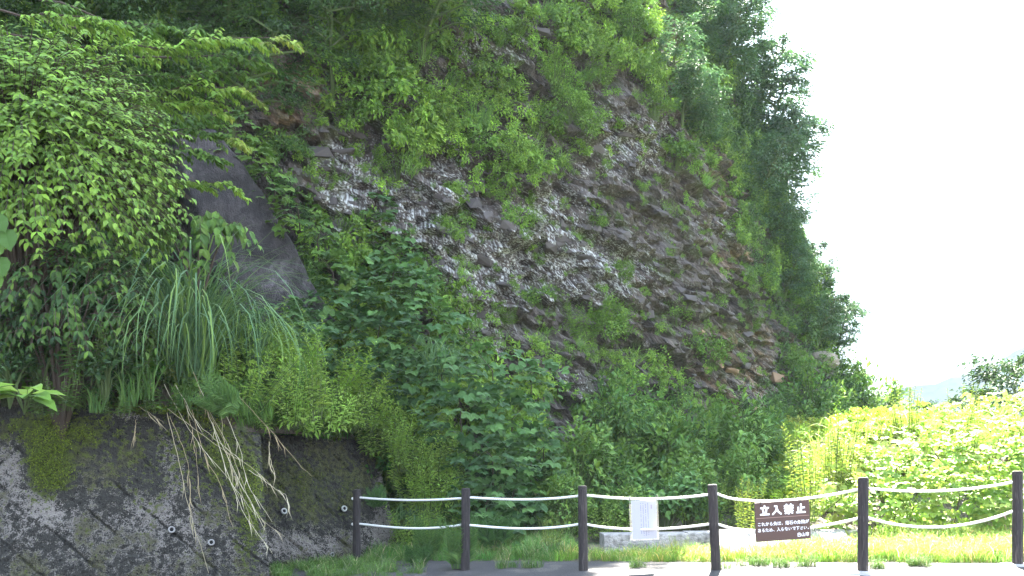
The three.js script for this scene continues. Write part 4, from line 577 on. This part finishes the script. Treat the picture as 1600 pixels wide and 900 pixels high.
{ // layered branches of a fine-leaved tree
  const R = rng(67), o = thing('layered_tree', 'fine leaved tree whose flat layered branches reach over the concrete slope', 'tree', null, at(-60, 300, 14.2)), inv = o.position;
  const br = [[[-40, 40], [120, 70], [250, 75], [330, 62], [462, 68]], [[-40, 60], [150, 110], [280, 118], [400, 118]], [[-40, 90], [170, 150], [270, 165], [345, 160]], [[-40, 130], [180, 200], [290, 205], [376, 213]], [[0, 200], [180, 255], [270, 280], [374, 287]], [[-40, -30], [120, 15], [230, 40], [310, 38]], [[100, 100], [230, 140], [330, 135], [395, 150]], [[40, 170], [200, 225], [300, 235], [335, 240]], [[60, 30], [160, 55], [200, 60], [240, 85]], [[120, 180], [220, 180], [300, 185], [350, 180]], [[-40, 10], [60, 20], [130, 30], [190, 48]], [[200, 90], [300, 90], [360, 88], [410, 92]]];
  const trunk = new MB(); trunk.tube([at(-90, 700, 14.6), at(-80, 300, 14.4), at(-60, -60, 14.2)].map((p) => p.sub(inv)), .11, .07, [1, 1, 1], 8); part('trunk', trunk.geo(), M.bark, o);
  br.forEach((pts, bi) => {
    const dep = 13.2 + .25 * (bi % 5), c = new THREE.CatmullRomCurve3(pts.map(([x, y], i) => at(x, y, dep - .12 * i))), s = new MB(), f = new MB(), u = V(); const wob = (p, t) => V(p.x, p.y + .16 * fbm(p.x * 1.1 + bi * 7, bi, 3) * t, p.z + .2 * fbm(p.x * .8, bi + 4, 2)), all = c.getPoints(14).map((p, i) => wob(p, i / 14).sub(inv)); s.tube(all, .018, .004, [1, 1, 1], 5);
    const L = c.getLength(), tw = Math.round(L * 13);
    for (let k = 0; k < tw; k++) {
      const t = .2 + .8 * k / tw, p = wob(c.getPoint(t), t), tg = c.getTangent(t), side = V(-tg.z, 0, tg.x).normalize(), sg = k % 2 ? 1 : -1, len = (.18 + .34 * R()) * (1.15 - .6 * t), dir = tg.clone().multiplyScalar(.65).addScaledVector(side, sg * .8).add(V(0, -.22 + .55 * (R() - .5), 0)).normalize(), e = p.clone().addScaledVector(dir, len);
      s.tube([p.clone().sub(inv), e.clone().sub(inv)], .004, .002, [1, 1, 1], 3); const sd = new THREE.Vector3().crossVectors(dir, V(0, 1, 0)).normalize(), pal = t > .9 && bi % 3 === 0 ? PAL.yellow : bi % 2 ? PAL.mid : PAL.bright, tone = .8 + .5 * R();  // some branch tips take the yellow palette in place of sunlight on them
      for (let i = 0; i < 13; i++) { const q = p.clone().lerp(e, .1 + .9 * i / 12).add(V(0, .03 * (R() - .5), 0)).sub(inv), ld = dir.clone().multiplyScalar(.6).addScaledVector(sd, i % 2 ? .8 : -.8).add(V(0, -.3 - .35 * R(), 0)).normalize(); u.set((R() - .5) * .9, 1, (R() - .5) * .9 + .3).normalize(); const l = .082 * (.65 + .7 * R()); f.leaf(LOW, q, ld, u, l, l * .52, pick(R, pal, tone)); }
    }
    const b = part('branch', s.geo(), M.bark, o); part('foliage', f.geo(), M.leaf, b, 'stuff');
  });
}
{ // tall arching grass clumps: each leaf a part
  const R = rng(68), clump = (label, base, n, len, spread, pal, w, lift, droop, bias, group) => {
    const o = thing('silver_grass', label, 'grass clump', group, base), mats = leafMats(pal);
    for (let k = 0; k < n; k++) { const az = bias + (R() - .5) * spread, l = len * (.5 + .55 * R()), off = V((R() - .5) * .5, -.3 * R(), (R() - .5) * .35), pts = arc(R, l, az, mix(lift[0], lift[1], R()), droop * (.65 + .6 * R()), 9).map((p) => p.add(off)), m = new MB(); m.blade(pts, w * (.7 + .6 * R()), V(Math.cos(az) * .25, 1, Math.sin(az) * .25 + .15), [1, 1, 1]); part('blade', m.geo(), mats[k % mats.length], o); }
    return o; };
  const dull = [[.1, .19, .08], [.14, .24, .085], [.08, .155, .065], [.17, .27, .06]];
  clump('tall arching blue green grass clump on the bank beside the shrub', at(298, 568, 13), 290, 3.1, 6.28, dull, .0125, [.85, 1.52], 2.3, 0);
  clump('second tall grass clump drooping over the bank beside the first', at(385, 570, 13.7), 130, 2.1, 5.2, [[.12, .22, .05], ...dull.slice(1)], .009, [.9, 1.4], 2.6, .1);
  clump('upright fan of pale grass blades rising from the tall grass clump', at(305, 580, 13), 40, 2.5, 2, [[.14, .25, .05], [.12, .22, .04]], .011, [1.2, 1.5], 1.1, -.2);
  clump('grass tuft drooping over the broad vine leaves on the bank', at(690, 575, 15.9), 80, 1.3, 6.28, dull, .009, [.9, 1.5], 2.2, 0);
  clump('drooping grass tuft at the bank edge beside the dark concrete wall', at(640, 810, 15.2), 40, .85, 6.28, [[.12, .22, .05], ...dull.slice(1)], .008, [.9, 1.5], 2.0, 0);
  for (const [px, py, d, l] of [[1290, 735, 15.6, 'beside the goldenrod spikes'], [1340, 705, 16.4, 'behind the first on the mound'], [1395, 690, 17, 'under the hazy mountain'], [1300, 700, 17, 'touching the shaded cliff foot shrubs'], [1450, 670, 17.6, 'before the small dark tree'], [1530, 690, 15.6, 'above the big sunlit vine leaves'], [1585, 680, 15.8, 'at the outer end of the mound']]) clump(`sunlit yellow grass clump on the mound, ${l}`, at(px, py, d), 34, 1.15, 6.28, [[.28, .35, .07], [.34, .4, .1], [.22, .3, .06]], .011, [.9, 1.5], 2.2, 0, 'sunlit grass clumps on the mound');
}
{ // yellow green herbs on the bank and over the end of the second wall
  const R = rng(69), geos = [herbGeo(331, { stems: 30, h: .7, leaves: 22, L: .15, W: .3, base: .34, lean: .5, pal: [[.24, .4, .05], [.2, .36, .045], [.3, .43, .07]], tpl: OVATE }), herbGeo(332, { stems: 28, h: .8, leaves: 24, L: .13, W: .24, base: .3, lean: .45, pal: [[.3, .42, .07], [.24, .38, .06], [.2, .35, .05]] }), shrubGeo(333, { r: [.45, .45, .4], clumps: 18, per: 44, L: .08, W: .45, pal: PAL.bright }), grassGeo(334, { n: 110, len: .8, w: .007, droop: 1.2, base: .25, pal: [...PAL.grass, PAL.bright[1]] })];
  const put = protoSet(geos, 'bank_herb', 'herb', 'yellow green herbs on the bank above the walls');
  [[400, 640, 13.3, 1, 3], [440, 650, 13.7, 1, 0], [475, 640, 14, 1.1, 1], [505, 655, 14.4, 1, 0], [540, 650, 14.9, 1.1, 1], [570, 655, 15.3, 1.05, 0], [430, 600, 14.2, 1.1, 1], [470, 590, 14.6, 1.2, 3], [515, 600, 15, 1.2, 0], [560, 610, 15.4, 1.1, 1], [595, 640, 15.9, 1, 2], [604, 690, 15.7, 1.15, 0], [628, 690, 15.5, 1.2, 1], [650, 720, 15.4, 1.2, 0], [635, 750, 15.5, 1.15, 1], [665, 780, 15.3, 1.15, 0], [652, 830, 15.3, 1.1, 1], [685, 830, 15.2, 1, 0], [690, 770, 15.4, 1.1, 0], [670, 730, 15.6, 1.2, 1], [450, 555, 14.9, 1.1, 1], [410, 590, 13.8, 1.1, 2], [540, 565, 15.9, .9, 1], [360, 630, 12.9, .9, 3], [385, 610, 13.1, 1, 1], [680, 750, 16.1, 1, 2], [625, 860, 15.3, .7, 1]].forEach(([px, py, d, k, g], i) => put(g, `yellow green herb on the bank, ${ORD[i]} planted outward from the grass clumps`, at(px, py + 18, d), k * (px > 530 ? .75 : .92), R() * 6, [.15 + .15 * R(), -.1 - .2 * R()]));
}
vine('kudzu_vine', 'broad leaved vine on the bank under the concrete slope', 81, [[450, 505, 16, .75, .36], [545, 475, 16.4, .7, .45], [610, 450, 16.9, .8, .45], [500, 540, 15.8, .7, .4], [590, 530, 16.2, .8, .5], [670, 520, 16.5, .7, .5], [620, 590, 16, .7, .5], [560, 580, 16, .5, .35], [560, 420, 17.4, .6, .4]], { per: 190 });
vine('kudzu_vine', 'broad leaved vine heaped behind the second and third fence posts', 82, [[690, 585, 15.9, .7, .42], [770, 580, 16.1, .7, .4], [830, 600, 16.4, .55, .4], [720, 650, 15.5, .75, .45], [800, 655, 15.9, .6, .45], [770, 715, 15.4, .75, .45], [830, 720, 15.9, .45, .4], [760, 785, 15.1, .55, .4], [800, 785, 15.4, .6, .35], [850, 690, 16.3, .35, .3], [770, 830, 14.9, .5, .25]], { per: 185 });
vine('kudzu_vine', 'narrow climbing vine on the rock above the bank vine', 83, [[585, 325, 17.9, .4, .35, .3], [600, 365, 17.7, .45, .4, .3], [625, 405, 17.5, .45, .35, .3], [650, 440, 17.3, .4, .3, .3]], { pal: [...PAL.blue, PAL.mid[0]], per: 230, L: .14, most: 120 });
vine('kudzu_vine', 'leafy vine trailing down the edge of the concrete slope', 84, [[398, 245, 16.6, .36, .26, .3], [428, 288, 16.5, .36, .28, .3], [440, 345, 16.4, .18, .2, .2], [466, 330, 16.4, .34, .28, .3], [496, 375, 16.3, .3, .32, .3], [520, 425, 16.2, .36, .32, .3], [370, 205, 16.7, .38, .28, .3], [345, 235, 16.5, .22, .16, .2], [330, 175, 16.6, .4, .25, .3], [290, 190, 16.4, .35, .25, .3]], { pal: PAL.mid, per: 230, L: .12, most: 120 });
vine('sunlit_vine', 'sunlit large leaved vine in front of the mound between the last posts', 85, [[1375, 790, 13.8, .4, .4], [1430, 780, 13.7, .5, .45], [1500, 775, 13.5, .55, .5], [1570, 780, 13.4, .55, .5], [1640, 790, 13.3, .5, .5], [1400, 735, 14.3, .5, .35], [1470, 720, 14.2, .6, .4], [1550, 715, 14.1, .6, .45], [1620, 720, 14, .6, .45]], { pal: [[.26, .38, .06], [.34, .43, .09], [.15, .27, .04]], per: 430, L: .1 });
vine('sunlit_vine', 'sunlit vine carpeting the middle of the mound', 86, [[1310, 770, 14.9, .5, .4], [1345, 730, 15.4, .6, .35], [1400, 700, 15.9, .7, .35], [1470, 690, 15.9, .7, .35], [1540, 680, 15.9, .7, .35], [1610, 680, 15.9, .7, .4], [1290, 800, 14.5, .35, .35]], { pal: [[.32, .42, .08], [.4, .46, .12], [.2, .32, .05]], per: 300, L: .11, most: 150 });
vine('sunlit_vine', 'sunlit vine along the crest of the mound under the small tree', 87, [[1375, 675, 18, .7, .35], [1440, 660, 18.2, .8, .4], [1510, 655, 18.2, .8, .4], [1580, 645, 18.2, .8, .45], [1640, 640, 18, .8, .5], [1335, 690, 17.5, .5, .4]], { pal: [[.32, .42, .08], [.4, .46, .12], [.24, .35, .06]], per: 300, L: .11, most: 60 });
{ // goldenrod spikes at the edge of the mound
  const R = rng(70), geos = [herbGeo(341, { stems: 14, h: 1, leaves: 40, L: .09, W: .22, base: .18, lean: .15, pal: PAL.yellow }), herbGeo(342, { stems: 16, h: .6, leaves: 22, L: .08, W: .36, base: .18, lean: .3, pal: PAL.yellow })], put = protoSet(geos, 'goldenrod', 'goldenrod', 'sunlit goldenrod along the mound edge');
  [[1268, 800, 14.4, 1.2, 0, 'tallest and nearest the shaded shrubs'], [1300, 770, 15, 1.15, 0, 'above the corner of the brown sign'], [1165, 842, 14.1, .8, 0, 'between the fourth post and the brown sign'], [1330, 760, 15.2, 1, 0, 'behind the fifth post'], [1255, 830, 14, .8, 1, 'behind the brown sign'], [1420, 690, 16.8, 1, 0, 'among the mound grasses'], [1500, 695, 16, .9, 0, 'in the middle of the mound'], [1230, 868, 12.9, .5, 1, 'below the brown sign'], [865, 850, 13.4, .6, 1, 'beside the third post'], [1060, 868, 13, .4, 1, 'before the kerb']].forEach(([px, py, d, k, g, l]) => put(g, `sunlit yellow goldenrod, ${l}`, at(px, py, d), k, R() * 6));
}
{ // small trees beyond the mound
  const geos = [treeGeo(351, { h: 2.6, r: 1.5, limbs: 20, per: 150, L: .17, W: .55, pal: PAL.dark, flat: .6 }), treeGeo(352, { h: 1.7, r: 1.1, limbs: 16, per: 130, L: .15, W: .5, pal: PAL.dark, flat: .6 })], put = protoSet(geos, 'small_tree', 'tree', 'small dark trees beyond the mound');
  put(0, 'dark open crowned tree above the crest of the mound', at(1588, 668, 26), .72, .5); put(1, 'small dark tree behind the grasses below the hazy mountain', at(1512, 680, 25), .55, 1); put(1, 'low dark bush between the cliff end and the mound', at(1418, 690, 26), .6, 2);
}
{ // feathery horsetails
  const R = rng(71), put = protoSet([horsetailGeo(361, { stems: 34, h: .62, base: .1, lean: .3 }), horsetailGeo(362, { stems: 26, h: .4, base: .16, lean: .4, pal: PAL.blue })], 'horsetail', 'horsetail', 'feathery horsetail clumps', M.leaf);
  for (const [px, py, d, k, g, l, tilt] of [[716, 889, 12.9, 1, 0, 'at the foot of the second post', [0, .18]], [670, 868, 14.2, .9, 0, 'behind the second post beside the vine', [0, .1]], [372, 640, 12.35, .95, 0, 'hanging over the mossy wall end', [.5, -.9]], [770, 850, 14.3, 1.1, 1, 'in the shade between the second and third posts', [0, 0]], [590, 790, 14.9, .7, 1, 'on the wall behind the first post', [.5, -.3]], [655, 882, 13.6, .7, 1, 'at the road edge by the second post', [0, .1]]]) put(g, `feathery green horsetail clump ${l}`, at(px, py, d), k, R() * 6, tilt);
}
{ // dry stalks hanging over the wall
  const R = rng(72), o = thing('dry_grass', 'dry straw coloured grass stalks hanging over the mossy wall', 'dry grass', null, at(300, 630, 12.2)), mats = PAL.straw.map((c) => leafMaterial({ vertexColors: false, transmission: .05, clearcoat: 0, color: new THREE.Color(...c) }));
  const L = [[[262, 645], [280, 720], [297, 800], [325, 895]], [[266, 650], [290, 715], [300, 790]], [[255, 600], [300, 680], [350, 740], [398, 805]], [[262, 638], [330, 690], [400, 735], [440, 775]], [[290, 625], [305, 690], [312, 770]], [[310, 600], [340, 680], [385, 770], [415, 830]], [[315, 620], [360, 700], [400, 800], [443, 838]], [[300, 640], [320, 710], [345, 760], [362, 825]], [[340, 620], [370, 690], [390, 760], [425, 815]], [[215, 635], [240, 650], [258, 662]], [[375, 620], [420, 670], [455, 710], [488, 745]], [[275, 600], [310, 660], [380, 720]], [[345, 630], [352, 700], [372, 760], [400, 838]], [[300, 580], [325, 640], [350, 690]], [[390, 735], [425, 760], [445, 775], [452, 792]], [[420, 690], [422, 715], [428, 740]], [[212, 655], [210, 690]], [[330, 660], [355, 740], [380, 800], [428, 865]]];
  L.forEach((pts, i) => { const c = new THREE.CatmullRomCurve3(pts.map(([x, y], k) => { const w = wallHit(W1, Math.min(x, 405), Math.min(y, 890)), d = Math.min(-w.z, 13.2) - .1 - .12 * R(); return at(x + 3 * (R() - .5), y, d).sub(o.position); })), m = new MB(), thin = .003 + .0018 * R(); m.tube(c.getPoints(14).map((p, k) => p.add(V(.012 * n2(k * .9, i * 3), .012 * n2(k * .9, i * 3 + 50), .01 * n2(i, k)))), thin, thin * .5, [1, 1, 1], 5); for (let k = 0; k < 4; k++) { const t = .25 + .7 * R(), p = c.getPoint(t), g = c.getTangent(t); m.blade([p, p.clone().addScaledVector(g, .07).add(V(.03 * (R() - .5), -.02, .03)), p.clone().addScaledVector(g, .13).add(V(.1 * (R() - .5), -.09, .04))], .006, V(R() - .5, .3, 1), [.9, .9, .9]); } part('stalk', m.geo(), mats[i % 3], o); });
}
{ // short grass and weeds on the verge
  const R = rng(73), items = [], geos = [grassGeo(371, { n: 34, len: .2, w: .004, droop: .9, base: .08, seg: 4, pal: PAL.grass }).foliage, grassGeo(372, { n: 26, len: .3, w: .0045, droop: 1.1, base: .09, seg: 4, pal: [...PAL.grass, PAL.straw[0]] }).foliage, herbGeo(373, { stems: 7, h: .16, leaves: 9, L: .05, W: .5, base: .07, lean: .4, pal: PAL.mid }).foliage];
  for (let n = 0; n < 9000; n++) {
    const x = mix(-2.6, 9, R()), e = edgeZ(x), z = e - .22 - 2.6 * R() ** .8; if (z < -16.6 + .2 * x) continue; const s = fbm(x * .9, z * .9, 3) + .35; if (R() > clamp(.5 + s) * (x < .2 ? .45 : 1)) continue;
    if (x > .9 && x < 5 && z < -13.75) continue; const near = smooth(0, .6, e - z) * (x > .8 && x < 4.9 && z < -12.9 ? .35 : 1); items.push({ g: R() < .5 ? 0 : R() < .7 ? 1 : 2, p: V(x, Math.max(groundY(x, z) - .035, x > 3 ? moundY(x, z) : -9), z), up: V((R() - .5) * .3, 1, (R() - .5) * .3).normalize(), turn: R() * 6.28, k: (.45 + .6 * R()) * (.6 + .6 * near), col: (x > .3 + .35 * (z + 12.6) * -1 ? [1.75, 1.45, 1] : [1, 1.05, .9]).map((c) => c * (.8 + .4 * R()) * 1.25) });  // past a diagonal line the grass colour itself is raised and yellowed for sunlight
  }
  for (let n = 0; n < 900; n++) { const px = mix(425, 660, R()), py = mix(872, 905, R()), d = 1.68 * F / (py - HORIZON), x = (px - 800) / F * d; if (fbm(x * 2.2, d * 2, 3) < -.05 + .35 * smooth(560, 660, px)) continue; items.push({ g: R() < .45 ? 2 : R() < .7 ? 0 : 1, p: V(x, groundY(x, -d) - .02, -d), up: V(0, 1, 0), turn: R() * 6.28, k: .35 + .5 * R(), col: [1, 1, .9] }); }
  for (const [px, d] of [[1130, 11.7], [1168, 11.9], [1195, 11.8], [1225, 11.6], [1262, 11.6], [1372, 11.1], [1440, 11.15], [1448, 11.1], [1000, 12.2], [830, 12.6], [790, 12.7]]) for (let k = 0; k < 9; k++) { const x = (px - 800 + (R() - .5) * 26) / F * d; items.push({ g: k % 3, p: V(x, groundY(x, -d) - .01, -d - .2 * R()), up: V(0, 1, 0), turn: R() * 6, k: .4 + .4 * R(), col: [.9, .9, .8] }); }
  const o = thing('grass', 'short grass and weeds on the verge behind the rope fence', 'grass'); o.userData.kind = 'stuff'; scatter(o, geos, M.leaf, items);
  const b = thing('bank_undergrowth', 'low herbs and grasses covering the earth bank and the mound', 'undergrowth'); b.userData.kind = 'stuff'; const it = [];
  for (let n = 0; n < 2600; n++) { const s = R(), t = R(), p = bankAt(s, t); if (p.z > -11) continue; it.push({ g: R() < .3 ? 2 : R() < .5 ? 0 : R() < .5 ? 3 : 5, p, up: V((R() - .5) * .4, 1, .35).normalize(), turn: R() * 6.28, k: .5 + .6 * R(), col: [.8, .8, .8].map((c) => c * (.7 + .5 * R())) }); }
  for (let n = 0; n < 2600; n++) { const x = mix(3.4, 22, R()), z = -mix(13.6, 26, R()), y = moundY(x, z); if (y < groundY(x, z) + .1) continue; it.push({ g: [0, 1, 4, 3][n % 4], p: V(x, y, z), up: V((R() - .5) * .4, 1, (R() - .5) * .4).normalize(), turn: R() * 6.28, k: .5 + .5 * R(), col: [2.6, 2, 1.5].map((c) => c * (.8 + .4 * R())) }); }  // mound tufts tinted far above the bank ones, sunlight put into their colour
  scatter(b, tuftGeos, M.leaf, it);
}
renderer.render(scene, camera);
